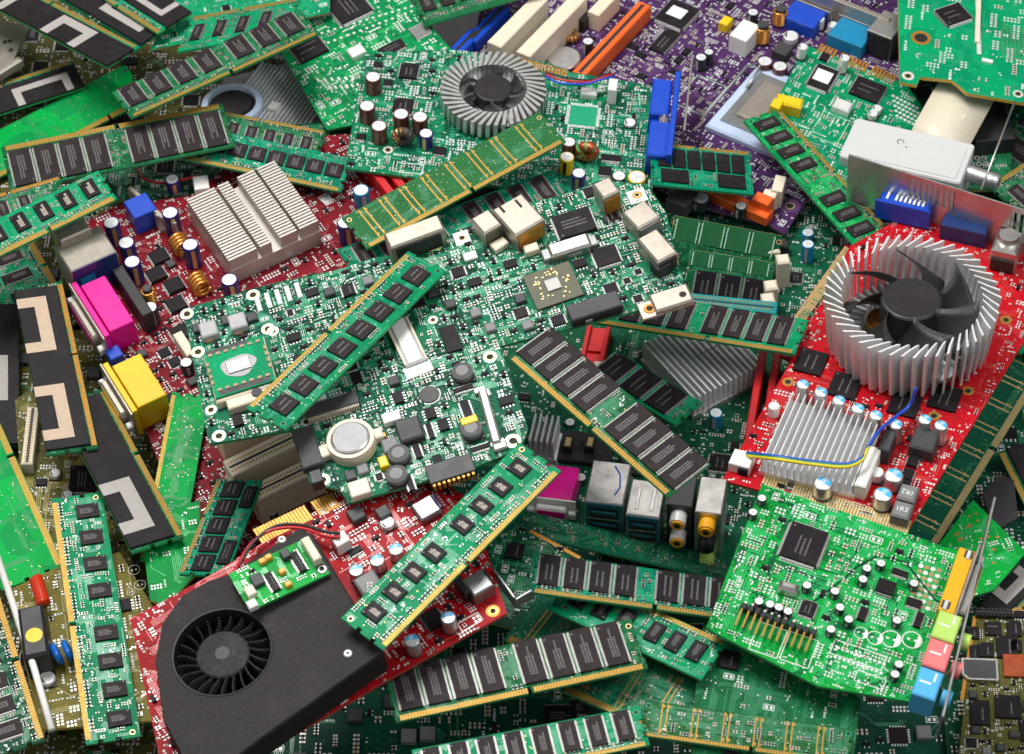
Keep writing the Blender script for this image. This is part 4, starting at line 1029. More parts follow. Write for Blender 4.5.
# ------------------------------------------------------------------ upper right corner
module('module with dark chips standing at the right edge beside the thin steel rod', (1030, 215), (1120, 110), (985, 150), 'g_dark', [(.0, .9, 4, .3, .9, .7, 'u')], seed=70, k=3, sidenotch=False)
s = Board('circuit_board', 'green scrap of board with plated holes under the cream cover at the right', 'circuit board', (960, 195), (1015, 190), (960, 120), poly=[(950, 190), (975, 110), (1015, 100), (1010, 190)], pcb='g_mid', seed=71, k=10)
for i in range(3):
    for j in range(3):
        x, y = s.L(968 + i * 7 + j * 2, 152 + j * 6); s.pcb.annulus(x, y, .1, .8, 1.5, 'tin', 12); s.pcb.disc(x, y, .09, .8, 'hole', 10)
s.block(990, 120, 40, 40, 14, 'black', 'chip_block'); dense(s, 100)
s = Board('expansion_card', 'green network card with gold fingers and a white labelled chip under the cream cover', 'circuit board', (779, 105), (880, 145), (806, 45), poly=[(806, 45), (906, 84), (925, 110), (880, 180), (830, 190), (770, 112)], pcb='g_teal', edge='edge_g', seed=72, k=3, lift=1)
b = MB()
for i in range(22):
    if i in (5, 14): continue
    x, y = s.L(822 + i * 3.5, 45 + i * 1.5); b.box(x, y - 2.6, -1.4, 1.3, 7, 1.5, 'goldo')
b.build('edge_contacts', s.root)
s.chip(823, 77, 27, 27, 1.6, 'a', 0); x, y = s.L(823, 76, 1.7); b = MB(); b.flat(x, y, 1.64, 8.5, 8.5, 'label'); b.build('paper_label', s.root)
s.chip(868, 89, 34, 19, 1.5, 'u', 2); s.cap(845, 57, 5, 18, 'can'); s.cap(803, 46, 5, 15, 'can'); s.cap(877, 108, 5, 9, 'can'); s.cap(873, 113, 5, 9, 'can'); s.block(843, 104, 18, 10, 6, 'tin', 'crystal', ch=.8)
for i in range(7):
    for j in range(5):
        x, y = s.L(893 + i * 4 + j * 1, 96 + j * 5 + i * 2); s.pcb.disc(x, y, .12, .95, 'tin', 8); s.block_occ(x, y, 2, 2)
s.block(790, 100, 26, 10, 10, 'ylw', 'clip', .2, 1); s.block(777, 103, 10, 9, 14, 'ylw', 'clip'); s.silk_rect(830, 128, 28, 26, .4, 'silkg')
s.traces(60, 'tr_teal'); s.clutter(1200, 'rrmmtppvo', 1.1); s.clutter(900, 'rmtpv', .8); s.vias(120, .3); s.done()
s = Board('plastic_cover', 'cream plastic cover bent down from under the top right green board', 'cover', (912, 128), (966, 152), (932, 72), pcb='cream', edge='cream', k=3, seed=73, lift=6, slab=False, top=3)
lx, ly = s.f.lx, s.f.ly; b = MB()
pr = [(0, -10), (1.5, -4.5), (5, -1.2), (9, -.2), (13, 0), (ly, 0)]
vs = []
for yy, zz in pr: vs += [(0, yy, zz), (lx, yy, zz)]
for yy, zz in pr: vs += [(0, yy + (.9 if zz < -1 else 0), zz - 1.8), (lx, yy + (.9 if zz < -1 else 0), zz - 1.8)]
n = len(pr) * 2; fs = [(2 * i, 2 * i + 1, 2 * i + 3, 2 * i + 2) for i in range(len(pr) - 1)] + [(n + 2 * i, n + 2 * i + 2, n + 2 * i + 3, n + 2 * i + 1) for i in range(len(pr) - 1)]
fs += [(2 * i, 2 * i + 2, n + 2 * i + 2, n + 2 * i) for i in range(len(pr) - 1)] + [(2 * i + 1, n + 2 * i + 1, n + 2 * i + 3, 2 * i + 3) for i in range(len(pr) - 1)] + [(0, n, n + 1, 1)]
b.add(vs, fs, 'cream', True); b.build('plate', s.root); b = MB(); x, y = s.L(964, 117); b.lathe(x, y, [(1.6, 0), (1.2, .5, 'cream'), (0, .5, 'cream')], 16); b.build('rivet', s.root)
s = Board('circuit_board', 'light green circuit board with ochre rim and square chip, top right corner', 'circuit board', (900, 82), (1024, 102), (897, 0), poly=[(897, -60), (900, 82), (917, 85), (920, 77), (951, 80), (957, 84), (967, 93), (1060, 109), (1100, -60)], pcb='g_teal', edge='edge_y', seed=74, k=3, lift=2, th=2)
x, y = s.L(953, 16); s.block_occ(x, y, 22, 22); place_copy(chip_mesh(17, 15, 1.8, 'a', 2, 'chip', 3), 'chip', s.root, x, y, 0, R(38))
s.pad(921, 38, 10, .72, 'gold', 'goldo'); s.pad(908, 76, 6, .5, 'tin'); s.pad(1018, 94, 5)
b = MB(); b.ribbon([s.L(976, -40), s.L(979, 55)], 2.2, .5, 'tin'); x, y = s.L(987, 62); b.box(x, y, 0, 5.5, 2.2, 1.2, 'white', -.1); x, y = s.L(978, 10); b.box(x, y, 0, 2.4, 52, 1.4, 'cream', .03); b.build('solder_bar', s.root); s.block_occ(x, y, 3, 60)
for i in range(16):
    for j in range(7):
        x, y = s.L(1003 + j * 4, 24 + i * 2.2 + j * 1.0); s.pcb.disc(x, y, .1, .34, 'goldo', 6)
s.traces(60, 'tr_teal'); s.clutter(500, 'ppppttvvm', 1.4); s.vias(150, .3); s.done()
module('module with a gold edge lying at the right edge right of the thin steel rod', (988, 186), (1070, 133), (1012, 220), 'g_mid', [(.08, .95, 4, .35, .9, .7, 'u')], 'gold', seed=75, k=3)
module('light green module with dark chips slanting down to the big silver fan cooler', (779, 108), (905, 247), (741, 121), 'g_brightc', [(.02, .44, 4, .28, .88, .62, ''), (.58, .98, 4, .28, .88, .62, '')], 'gold', seed=76, k=3, asp=.22, lift=3)
module('small teal module with two rows of dark chips beside the blue video port', (750, 152), (650, 142), (758, 195), 'g_teal2', [(.06, .94, 6, .14, .56, .86, '', 'chip', 0), (.06, .36, 1, .62, .92, .9, '', 'chip', 0), (.62, .92, 1, .62, .92, .9, '', 'chip', 0)], 'goldo', seed=77, k=2, gd=.07, lift=6, smd=.5)
# ------------------------------------------------------------------ modules crossing the upper middle
module('module with chips seen between the gold striped module and the silver video port', (358, 282), (575, 200), (336, 250), 'g_teal2', plain_module_rows(8, True, .2, .93, .72), seed=80, k=3, asp=.24)
module('gold striped module lying face down below the round finned fan cooler', (367, 249), (566, 141), (345, 216), 'g_back', [], 'gold', lines=[.09, .19, .29, .40, .52, .63, .75, .88], seed=81, k=3, smd=0, lift=5)
# ------------------------------------------------------------------ right: red cards
module('dark teal module with gold line pairs along the red fan card right edge', (931, 556), (1050, 362), (868, 520), 'g_backd', [], 'goldp', lines=[.12, .24, .36, .48, .60, .72, .84, .95], seed=82, k=3, smd=0)
module('module with a gold edge running up to the right border beside the red fan card', (1004, 345), (1050, 232), (1030, 375), 'g_teal', [(.1, .95, 5, .35, .9, .7, 'u')], 'gold', seed=83, k=3)
module('narrow red card edge with a gold strip left of the big silver fan cooler', (770, 350), (846, 244), (796, 372), 'red', [], 'goldp', seed=84, k=3, smd=.3, gd=.32, lift=8, notch=(.78,), edge='edge_r', sidenotch=False, name='expansion_card')
P = [(722, 480), (788, 366), (850, 246), (905, 216), (1075, 258), (908, 530)]
s = Board('graphics_card', 'red graphics card with a big silver fan cooler and light blue capacitors', 'graphics card', (722, 480), (908, 530), (846, 248), poly=P, pcb='red', edge='edge_r', seed=85, k=2, lift=2, top=3)
# gold fingers along the lower edge
b = MB()
for i in range(50):
    if i in (8, 9): continue
    x, y = s.L(765 + i * 2.93, 478 + i * .99); b.box(x, y - .5, -1.5, 1.0, 7.5, 1.6, 'goldp')
b.build('edge_contacts', s.root)
s.pcb.ribbon([s.L(764, 482), s.L(908, 530)], 8, .03, 'ferrite')
o, x, y, r, hm = radial_heatsink(s, 912, 295, 86, 45, 48, .80, 'aluw', -.20, 1.2, lean=-.03, flare=.93)
b = MB(); b.lathe(x - r * .28, y - r * .1, [(r * .2, 3), (r * .2, 14, 'copper'), (0, 14, 'copper')], 24); b.build('copper_core', s.root)
FX = fan(s, x, y - 1, hm * .97, r * .35, r * .79, 7, 15, .78, 1.0)
# small finned heatsink
finstack(s, 822, 438, 100, 74, 13, 15, 'v', mat='aluw', t=.17, base=.3)
for px, py in ((803, 384), (821, 392), (839, 400), (858, 408), (876, 415), (896, 424), (925, 419), (941, 425)): s.cap(px, py, 7.2, 22, 'blue')
for px, py in ((823, 482), (894, 474), (883, 493)): s.cap(px, py, 9.5, 20, 'blue')
s.block(925, 438, 26, 22, 11, 'ferrite', 'inductor', ch=.8)
for px, py in ((908, 492), (902, 509)):
    s.block(px, py, 18, 15, 9, 'greyp', 'inductor', ch=.8); x1, y1 = s.L(px, py, 9 * s.f.sz + .05); b = MB(); b.text('1R2', x1, y1, 9 * s.f.sz + .06, 3.4, 'silk', R(4) if px < 905 else R(176)); b.build('marking', s.root)
for px, py in ((811, 361), (845, 385), (905, 403), (945, 397)): s.chip(px, py, 30, 24, 1.4, '', 2)
for px, py in ((913, 460), (908, 473), (904, 484), (918, 452)): s.chip(px, py, 14, 10, 2.0, 'u', 0)
s.block(888, 438, 12, 24, 14, 'ferrite', 'inductor')
s.cap(774, 405, 6, 14, 'white'); s.cap(877, 472, 6.5, 12, 'can'); s.block(868, 466, 12, 40, 13, 'white', 'plug', .0, .6); s.block(742, 458, 22, 15, 8, 'white', 'plug'); s.block(744, 466, 10, 8, 6, 'chip', 'chip')
for px, py in ((788, 382), (968, 391), (934, 416), (1006, 320)): s.pad(px, py, 6, .55, 'goldo', 'gold')
for dz, m_ in ((0, 'wirey'), (1.6, 'wireg'), (3.2, 'wireb')):
    q = dz * .9
    wire(s, [(747, 456 - q, 5), (775, 459 - q, 14), (810, 464 - q, 14), (845, 467 - q, 14), (862, 460 - q * .6, 14), (868, 448 - q * .3, 14), (878, 432, 12 + q), (894, 418, 8 + q), (910, 405, 8 + q), (916, 388, 18 + q)], .75, m_, 8)
# ports and steel bracket along the upper edge
c = thing_part('connector', s.root); c['label'] = 'blue video port with white pins'
b = MB(); x, y, W_, D_, H_ = s.block(906, 200, 56, 18, 16, 'blue', b=b, ch=.8); b.build('housing', c)
b = MB(); b.box(x, y - D_ * .52, 1, W_ * 1.1, 1.2, H_ * 1.05, 'blue', 0, .3)
b.build('flange', c)
b = MB()
for i in range(9):
    if i == 1: continue
    b.box(x - W_ * .36 + W_ * .72 * i / 8, y + D_ * .02, H_ - .1, 1.1, D_ * .5, .8, 'silk')
b.build('pin_row', c)
dsub(s, 966, 222, 50, 18, 14, 'blued', (0, 1), 'blued', label='dark blue video port')
c = thing_part('connector', s.root); c['label'] = 'round steel video socket'
b = MB(); x, y, W_, D_, H_ = s.block(1008, 240, 28, 26, 20, 'steel', b=b, ch=1.2); b.build('shield', c)
b = MB(); b.box(x, y - D_ * .5 - .5, 1, W_ * .9, 1, H_ * .5, 'black'); b.build('face_plate', c); b = MB(); b.lathe(x, y + 1, [(5, H_), (4.4, H_ + 2.5, 'steel'), (0, H_ + 2.5, 'steel')], 20); b.build('screw', c)
p0 = s.L(846, 196, 0); p1 = s.L(1050, 262, 0)
# bracket: a standing steel sheet with vent slots, in local coordinates along p0-p1
import mathutils
ax = Vector((p1[0] - p0[0], p1[1] - p0[1], 0)); LB = ax.length; ax.normalize(); up = Vector((0, 0, 1)); ny = Vector((-ax.y, ax.x, 0)) * 1.0
hb = 26.0; b = MB()
def panel(a0, a1, z0, z1, mat='steel', off=0, t=.9):
    q = [Vector((p0[0], p0[1], 0)) + ax * a + ny * (off + e) + up * z for z in (z0, z1) for a, e in ((a0, 0), (a1, 0), (a1, t), (a0, t))]
    b.hexa([tuple(v) for v in q], mat)
s0, s1 = LB * .30, LB * .52
panel(0, s0, -3, hb); panel(s0, s1, -3, hb * .48); panel(s0, s1, hb * .92, hb)
for i in range(9): panel(s0 + (s1 - s0) * (i - .22) / 8, s0 + (s1 - s0) * (i + .22) / 8, hb * .48, hb * .92)
panel(s1, LB * .80, -3, hb); panel(LB * .80, LB * .98, -3, hb * .25); panel(LB * .8, LB * .98, hb * .9, hb)
for i in range(7): panel(LB * (.8 + .03 * (i - .25)), LB * (.8 + .03 * (i + .25)), hb * .25, hb * .9)
panel(LB * .98, LB, -3, hb)
b.build('bracket', s.root)
b = MB(); panel(s0, s1, hb * .42, hb * .95, 'white', 1.3, .8); b.build('added_slot_backing', s.root)  # white sheet added behind the vent slots to make them look bright
s.traces(120, 'tr_red'); s.clutter(900, 'rrrmmttppvss', 1.2, [(722, 480), (788, 366), (930, 420), (908, 530)]); s.clutter(500, 'rrrmmttppvss', 1.1); s.clutter(1200, 'rmtpv', .8); s.vias(300, .3); s.done(); red = s
s = Board('plastic_housing', 'long white plastic housing with rounded corners beside the green network card', 'housing', (839, 156), (960, 184), (858, 118), pcb='white', edge='white', k=3, seed=86, slab=False, lift=0, top=2, poly=[(839, 156), (960, 184), (968, 156), (858, 118)])
lx, ly = s.f.lx, s.f.ly; b = MB()
def rrect(x0, y0, x1, y1, r, n=6):
    o = []
    for cx, cy, a in ((x1 - r, y1 - r, 0), (x0 + r, y1 - r, 90), (x0 + r, y0 + r, 180), (x1 - r, y0 + r, 270)):
        for i in range(n + 1): o.append((cx + r * math.cos(R(a + 90 * i / n)), cy + r * math.sin(R(a + 90 * i / n))))
    return o
b.prism(rrect(0, 0, lx, ly, 2), -24, -.5, 'whitem'); b.prism(rrect(.4, .4, lx - .4, ly - .4, 1.8), -.5, 0, 'whitem'); b.prism(rrect(4, 2.5, lx - 3, ly - 3, 1), 0, .35, 'whitem'); b.build('shell', s.root)
b = MB(); x, y = s.L(900, 142); b.text('C', x, y, .46, 5, 'mark', R(-60)); b.disc(x + 4, y - 3, .46, .5, 'mark', 8); b.build('marking', s.root)
b = MB(); b.lathe(0, 0, [(4.2, 0), (4.2, 16, 'alu'), (3.6, 17, 'alu'), (0, 17, 'alu')], 24); o = b.build('sleeve', s.root); o.rotation_euler = (0, R(90), R(-8)); x, y = s.L(966, 172, -6); o.location = (x * .001, y * .001, -.006)
# slanting thin rod
b = MB(); p = at(1015, 101, 60); q = at(981, 190, 52); b.tube([tuple(p), tuple(q)], .55, 'steel', 8); o = b.build('steel_rod'); o['label'] = 'thin steel rod leaning beside the white housing at the upper right'; o['category'] = 'rod'
# ------------------------------------------------------------------ lower left
module('black film module with grey band cut off by the left edge below the teal module', (19, 305), (20, 445), (-40, 300), 'g_dark', [], 'goldo', seed=90, k=3, film=(0, 1, .0, 1, [(.30, .62, .2, 1.0, .10)], 'grey'), contacts=False, notch=())
s = Board('circuit_board', 'dark olive board with cream socket and square chip below the black film modules', 'circuit board', (30, 560), (140, 560), (20, 400), poly=[(15, 400), (30, 390), (120, 470), (140, 620), (50, 580), (20, 470)], pcb='oliveg', edge='edge', seed=91, k=6, lift=1)
s.chip(82, 478, 25, 28, 2.2, 'v', 3); slot(s, 30, 435, 12, 58, 10, 'cream', 'v'); s.cap(55, 473, 5, 7, 'smd'); s.cap(67, 494, 5, 8, 'smd'); dense(s, 350, 'tr_oli')
module('bare bright green module lying face down between the yellow port and the teal narrow module', (172, 392), (140, 560), (209, 400), 'g_plain', [], 'gold', seed=92, k=2.5, smd=0, notch=(.75,), poly=None)
s = Board('circuit_board', 'bright green board end below the black film modules on the left', 'circuit board', (150, 600), (205, 590), (145, 520), poly=[(140, 520), (200, 500), (200, 570), (166, 606), (150, 600)], pcb='g_plain', edge='edge_y', seed=93, k=6)
s.traces(20, 'tr_bright'); s.clutter(40, 'ptv', 1); s.done()
module('black film module with a pale band, lower of the two large ones at the left', (104, 388), (184, 537), (50, 400), 'g_mid', [], 'gold', seed=94, k=2.5, film=(.02, .97, .15, 1, [(.10, .42, .40, 1.0, .07)], 'grey'), notch=(.55,))
module('black film module with two tan bands, upper of the two large ones at the left', (62, 281), (98, 448), (10, 284), 'g_mid', [], 'goldo', seed=95, k=2.5, film=(.02, .97, .13, 1, [(.07, .38, .40, 1.0, .058), (.58, .91, .40, 1.0, .058)], 'tan'), notch=(.55,))
module('bright green bare module at the left edge with gold along its right', (-8, 405), (64, 566), (-70, 430), 'g_plain', [], 'gold', seed=96, k=2.5, smd=0, notch=(.68,), lift=2)
s = Board('power_board', 'olive power board with a glossy red capacitor and a black block with a yellow dot', 'circuit board', (25, 720), (165, 690), (8, 588), poly=[(8, 590), (60, 566), (120, 552), (156, 612), (160, 720), (40, 730)], pcb='olive', edge='edge_y', seed=97, k=5, lift=1)
s.block(33, 630, 26, 50, 22, 'black', 'transformer', .0, 1.2); x, y = s.L(34, 635, 22 * s.f.sz); b = MB(); b.disc(x, y, 22 * s.f.sz + .05, 3.6, 'ylw', 24); b.build('dot_sticker', s.root)
b = MB(); x, y = s.L(40, 592, 8)
b.tube([(x - 1, y + 7, 8.3), (x - .8, y + 6.4, 8.3), (x, y, 8.6), (x + .8, y - 6.4, 8.3), (x + 1, y - 7, 8.3)], 3.1, 'redg', 16); b.tube([(x, y + 4, 8), (x, y + 4, 0)], .4, 'tin'); b.tube([(x, y - 4, 8), (x, y - 4, 0)], .4, 'tin'); b.build('capacitor', s.root, label='glossy red dipped capacitor')
for px, py in ((57, 654), (68, 651)):
    x, y = s.L(px, py, 6); b = MB(); b.lathe(0, 0, [(2, -1.6), (4.6, -1.1, 'bluec'), (5.2, 0, 'bluec'), (4.6, 1.1, 'bluec'), (2, 1.6, 'bluec'), (0, 1.6, 'bluec')], 22); o = b.build('capacitor', s.root, label='blue disc capacitor'); o.rotation_euler = (0, R(80), R(10)); o.location = (x * .001, y * .001, .006)
s.cap(47, 678, 8, 6, 'can'); s.silk_circ(134, 570, 6, False); s.silk_circ(140, 585, 6, False); s.silk_circ(131, 592, 4, False)
s.traces(50, 'tr_oli'); s.clutter(700, 'tttppvrrmo', 1.2); s.vias(60); s.done()
module('gold edged module with dark chips in the lower left corner beside pale rod', (-2, 590), (45, 740), (-60, 610), 'g_dark', [(.05, .97, 6, .3, .9, .75, 'u')], 'gold', seed=98, k=3, lift=1)
b = MB(); p = at(-3, 556, 30); q = at(34, 668, 38); q2 = at(52, 730, 42); b.tube([tuple(p), tuple(q), tuple(q2)], 1.5, 'white', 12); o = b.build('plastic_rod'); o['label'] = 'pale straight rod lying across the olive power board at lower left'; o['category'] = 'rod'
module('teal module with tan edge and dark chips running lengthwise at the lower left', (51, 499), (86, 745), (103, 497), 'g_teal', [(.02, .47, 4, .44, .88, .52, ''), (.53, .98, 4, .44, .88, .52, '')], 'goldo', seed=99, k=2.5, lift=2, asp=.23)
module('narrow teal module with a column of five chips below the cream slots', (217, 479), (179, 574), (265, 475), 'g_teal2', [(.02, .98, 5, .22, .64, .86, '', 'chip', 2), (.05, .33, 1, .70, .96, .8, '', 'chip', 2), (.62, .92, 1, .70, .96, .8, '', 'chip', 2)], 'goldo', seed=100, k=2.5, gd=.08, lift=4, notch=(.4,))
# ------------------------------------------------------------------ bottom middle
module('dark strip of module back lying below the port row', (505, 530), (745, 585), (500, 505), 'g_backd', [], 'gold', seed=110, k=4, smd=.2, contacts=False, notch=())
s = Board('circuit_board', 'dark green board with a gold edge left of the module under the port row', 'circuit board', (470, 620), (600, 640), (500, 525), poly=[(490, 540), (525, 520), (585, 560), (640, 600), (600, 650), (480, 620)], pcb='g_dark', seed=111, k=6); s.chip(515, 550, 18, 16, 1.3, '', 1)
b = MB(); b.ribbon([s.L(530, 531), s.L(580, 558)], 1.6, .12, 'goldo'); b.build('edge_contacts', s.root); dense(s, 220)
module('teal module back with gold line pairs below the red card', (503, 640), (690, 720), (560, 590), 'g_backd', [], 'gold', lines=[.1, .3, .42, .6, .8], seed=112, k=3, smd=0)
module('module back with gold line pairs at the bottom right of the middle', (560, 690), (740, 770), (600, 640), 'g_backd', [], 'gold', lines=[.1, .3, .5, .7, .9], seed=113, k=3, smd=.3)
s = Board('circuit_board', 'dark green board with one black chip left of the green sound card', 'circuit board', (690, 760), (830, 790), (705, 620), poly=[(690, 740), (705, 610), (780, 620), (860, 700), (850, 800), (700, 790)], pcb='g_mid', seed=114, k=6); s.chip(729, 659, 21, 18, 1.4, '', 1); dense(s, 150)
module('green module with three square chips in view, partly under the module below the ports', (575, 573), (727, 642), (545, 609), 'g_teal', [(.50, .95, 3, .26, .72, .62, '', 'chip', 3), (.05, .45, 3, .26, .72, .62, '', 'chip', 3)], 'gold', seed=115, k=2.5, asp=.24)
module('module with large dark chips lying just below the port row', (530, 592), (765, 624), (529, 552), 'g_teal2', [(.015, .45, 4, .2, .97, .93, 'u', 'chip', 2), (.52, .98, 4, .2, .97, .93, 'u', 'chip', 2)], 'gold', seed=116, k=2.5, asp=.23)
module('module with tall grey brown chips at the bottom centre', (396, 722), (648, 668), (381, 671), 'g_mid', [(.02, .45, 4, .16, .99, .93, 'u'), (.51, .95, 4, .16, .99, .93, 'u')], 'gold', seed=117, k=2.5, asp=.24, lift=1)
module('module back peeking out at the bottom edge, right of centre', (640, 735), (850, 765), (645, 700), 'g_back', [], 'gold', lines=[.1, .25, .4, .55, .7, .85], seed=118, k=4, smd=.2)
module('chip module lying along the bottom edge, left of centre', (420, 790), (650, 745), (412, 750), 'g_teal', [(.02, .97, 8, .2, .95, .75, 'u')], 'gold', seed=119, k=4)
# ---- red card with the blower
P = [(130, 619), (207, 577), (337, 498), (420, 466), (470, 500), (507, 613), (380, 684), (200, 790), (160, 760)]
s = Board('graphics_card', 'red graphics card with a matt black blower shroud and blue topped capacitors', 'graphics card', (200, 790), (507, 613), (125, 620), poly=P, pcb='red', edge='edge_r', seed=120, k=2.5, lift=2, top=3)
b = MB()
for i in range(26):
    if i in (17, 18): continue
    x, y = s.L(258 + i * 3.05, 535 - i * 1.45); b.box(x, y - .5, -1.5, 1.1, 8, 1.6, 'gold')
b.build('edge_contacts', s.root)
hs = 20 * s.f.sz
ctr = s.L(222, 652, hs); outer = [s.L(px, py, hs) for px, py in ((231, 573), (300, 527), (313, 534), (355, 604), (377, 642), (384, 652), (330, 690), (262, 738), (218, 772), (190, 772), (163, 720), (155, 660), (162, 622), (182, 595), (208, 580))]
rf = 48 * s.f.mm; angs = sorted(set([round(math.atan2(y - ctr[1], x - ctr[0]), 4) for x, y in outer] + [round(-math.pi + 2 * math.pi * i / 72, 4) for i in range(72)]))
def hitpoly(a, Q):
    dx, dy = math.cos(a), math.sin(a); best = None
    for i in range(len(Q)):
        x1, y1 = Q[i][0] - ctr[0], Q[i][1] - ctr[1]; x2, y2 = Q[(i + 1) % len(Q)][0] - ctr[0], Q[(i + 1) % len(Q)][1] - ctr[1]
        ex, ey = x2 - x1, y2 - y1; dn = dx * ey - dy * ex
        if abs(dn) < 1e-9: continue
        t = (x1 * ey - y1 * ex) / dn; u = (x1 * dy - y1 * dx) / dn
        if t > 0 and -1e-6 <= u <= 1 + 1e-6 and (best is None or t > best): best = t
    return best
sh = thing_part('blower', s.root); b = MB(); A = angs; n = len(A); vin = [(ctr[0] + rf * math.cos(a), ctr[1] + rf * math.sin(a)) for a in A]; vout = [(ctr[0] + hitpoly(a, outer) * math.cos(a), ctr[1] + hitpoly(a, outer) * math.sin(a)) for a in A]
vo2 = [(ctr[0] + (p[0] - ctr[0]) * .985, ctr[1] + (p[1] - ctr[1]) * .985) for p in vout]
vs = [(x, y, hs) for x, y in vin] + [(x, y, hs) for x, y in vo2] + [(x, y, hs - .9) for x, y in vout] + [(x, y, 1.2) for x, y in vout]
fs = []
for i in range(n):
    j = (i + 1) % n
    fs += [(i, n + i, n + j, j), (n + i, 2 * n + i, 2 * n + j, n + j), (2 * n + i, 3 * n + i, 3 * n + j, 2 * n + j)]
b.add(vs, fs, 'blackm')
b.lathe(ctr[0], ctr[1], [(rf * 1.035, hs + .02), (rf * 1.02, hs + .35, 'black'), (rf * .99, hs + .2, 'black'), (rf * .985, 3, 'black'), (0, 3, 'black')], 60)
b.build('shroud', sh)
fr = thing_part('fan', s.root); b = MB(); rh = 26 * s.f.mm
b.lathe(ctr[0], ctr[1], [(rh, 4), (rh, hs - 2.2, 'black'), (rh * .97, hs - 1.4, 'steel'), (rh * .94, hs - 1.2, 'black'), (rh * .3, hs - 1.0, 'chip'), (rh * .28, hs - .7, 'ferrite'), (0, hs - .7, 'ferrite')], 48); b.build('hub', fr)
for i in range(23):
    a0 = 2 * math.pi * i / 23; b = MB(); pr = []
    for j in range(7):
        f = j / 6; rr = rh * .98 + (rf * .95 - rh) * f; aa = a0 - .42 * f + .25 * f * f; pr.append((rr, aa))
    for (ra, aa), (rb, ab) in zip(pr, pr[1:]):
        def Pq(r_, a_, o, z): return (ctr[0] + r_ * math.cos(a_) - o * math.sin(a_), ctr[1] + r_ * math.sin(a_) + o * math.cos(a_), z)
        b.hexa([Pq(ra, aa, -.45, 4), Pq(rb, ab, -.45, 4), Pq(rb, ab, .45, 4), Pq(ra, aa, .45, 4), Pq(ra, aa, -.25, hs - 2), Pq(rb, ab, -.25, hs - 3.2), Pq(rb, ab, .25, hs - 3.2), Pq(ra, aa, .25, hs - 2)], 'ferrite')
    b.build('blade', fr)
for px, py in ((348, 654), (282, 540)):
    x, y = s.L(px, py, hs); b = MB(); b.lathe(x, y, [(1.7, hs), (1.6, hs + .6, 'tin'), (1.2, hs + .9, 'tin'), (.7, hs + .9, 'tin'), (.5, hs + .5, 'black'), (0, hs + .5, 'black')], 18); b.build('screw', sh)
for i in range(len(P)):
    x0, y0 = P[i]
for px in range(150, 380, 8):
    for py in range(530, 740, 8):
        if inpoly(px, py, [(231, 573), (300, 527), (313, 534), (355, 604), (377, 642), (380, 665), (300, 712), (250, 760), (215, 750), (178, 735), (160, 700), (155, 650), (162, 622), (182, 595)]):
            x, y = s.L(px, py); s.block_occ(x, y, 5, 5)
for px, py in ((356, 570), (377, 560), (396, 549)): s.cap(px, py, 8, 15, 'blue')
s.cap(448, 617, 8, 18, 'blue'); s.cap(412, 640, 8, 18, 'blue')
s.block(368, 582, 24, 20, 10, 'greyp', 'inductor', ch=.8); x1, y1 = s.L(368, 584, 10 * s.f.sz); b = MB(); b.text('R22', x1, y1 - 1.5, 10 * s.f.sz + .06, 3, 'silk', R(60)); b.build('marking', s.root)
s.cap(387, 522, 7, 9, 'smd'); s.block(340, 538, 16, 13, 9, 'white', 'plug'); s.block(383, 511, 14, 12, 6, 'ferrite', 'inductor'); s.block(356, 513, 16, 14, 5, 'ferrite', 'inductor'); s.chip(433, 618, 22, 18, 2, 'u', 0); s.chip(355, 550, 14, 10, 1.5, 'v', 0); s.chip(438, 545, 10, 14, 1.4, '', 0); s.block(358, 672, 24, 10, 6, 'black', 'connector')
s.pad(493, 611, 7, .5, 'goldo', 'copper'); s.silk_rect(470, 622, 24, 9, .5)
c = thing_part('connector', s.root); b = MB(); x, y, W_, D_, H_ = s.block(478, 582, 24, 20, 10, 'alud', b=b, ch=.6); b.build('shield', c); b = MB(); b.box(x + W_ / 2 + .3, y, 2, .6, D_ * .8, H_ * .75, 'hole'); b.build('opening', c); s.block(462, 584, 8, 20, 9, 'black', 'connector')
c = thing_part('connector', s.root); b = MB(); x, y, W_, D_, H_ = s.block(426, 507, 24, 20, 5, 'alud', b=b, ch=.6); b.build('shield', c); b = MB(); b.box(x + W_ / 2 + .4, y, 1, .8, D_ * .8, H_ * .8, 'blued'); b.build('opening', c)
x, y = s.L(503, 592); b = MB(); b.box(x + 2, y + 2, -6, 1.0, 16, 8, 'alud', 0, .3); b.box(x + 6, y - 5.6, -6, 8, 1.0, 6, 'alud', 0, .3); b.build('bracket', s.root)
wire(s, [(230, 590, 3), (233, 575, 9), (250, 545, 6), (272, 530, 5), (300, 528, 5), (325, 536, 7), (340, 537, 8)], .7, 'wirer'); wire(s, [(231, 590, 3), (236, 572, 8), (254, 542, 6), (276, 526, 5), (302, 525, 5), (326, 532, 7), (340, 533, 8)], .7, 'wirek')
s.traces(110, 'tr_red'); s.clutter(1800, 'rrrmmttppvss', 1.2); s.clutter(2500, 'rrmmtpv', .85); s.vias(250, .3); s.done()
s = Board('circuit_board', 'small green board with a pale socket lying on the black blower shroud', 'circuit board', (250, 611), (330, 573), (231, 573), pcb='g_bright', edge='edge_g', seed=121, k=3, lift=20 * .6, asp=.48)
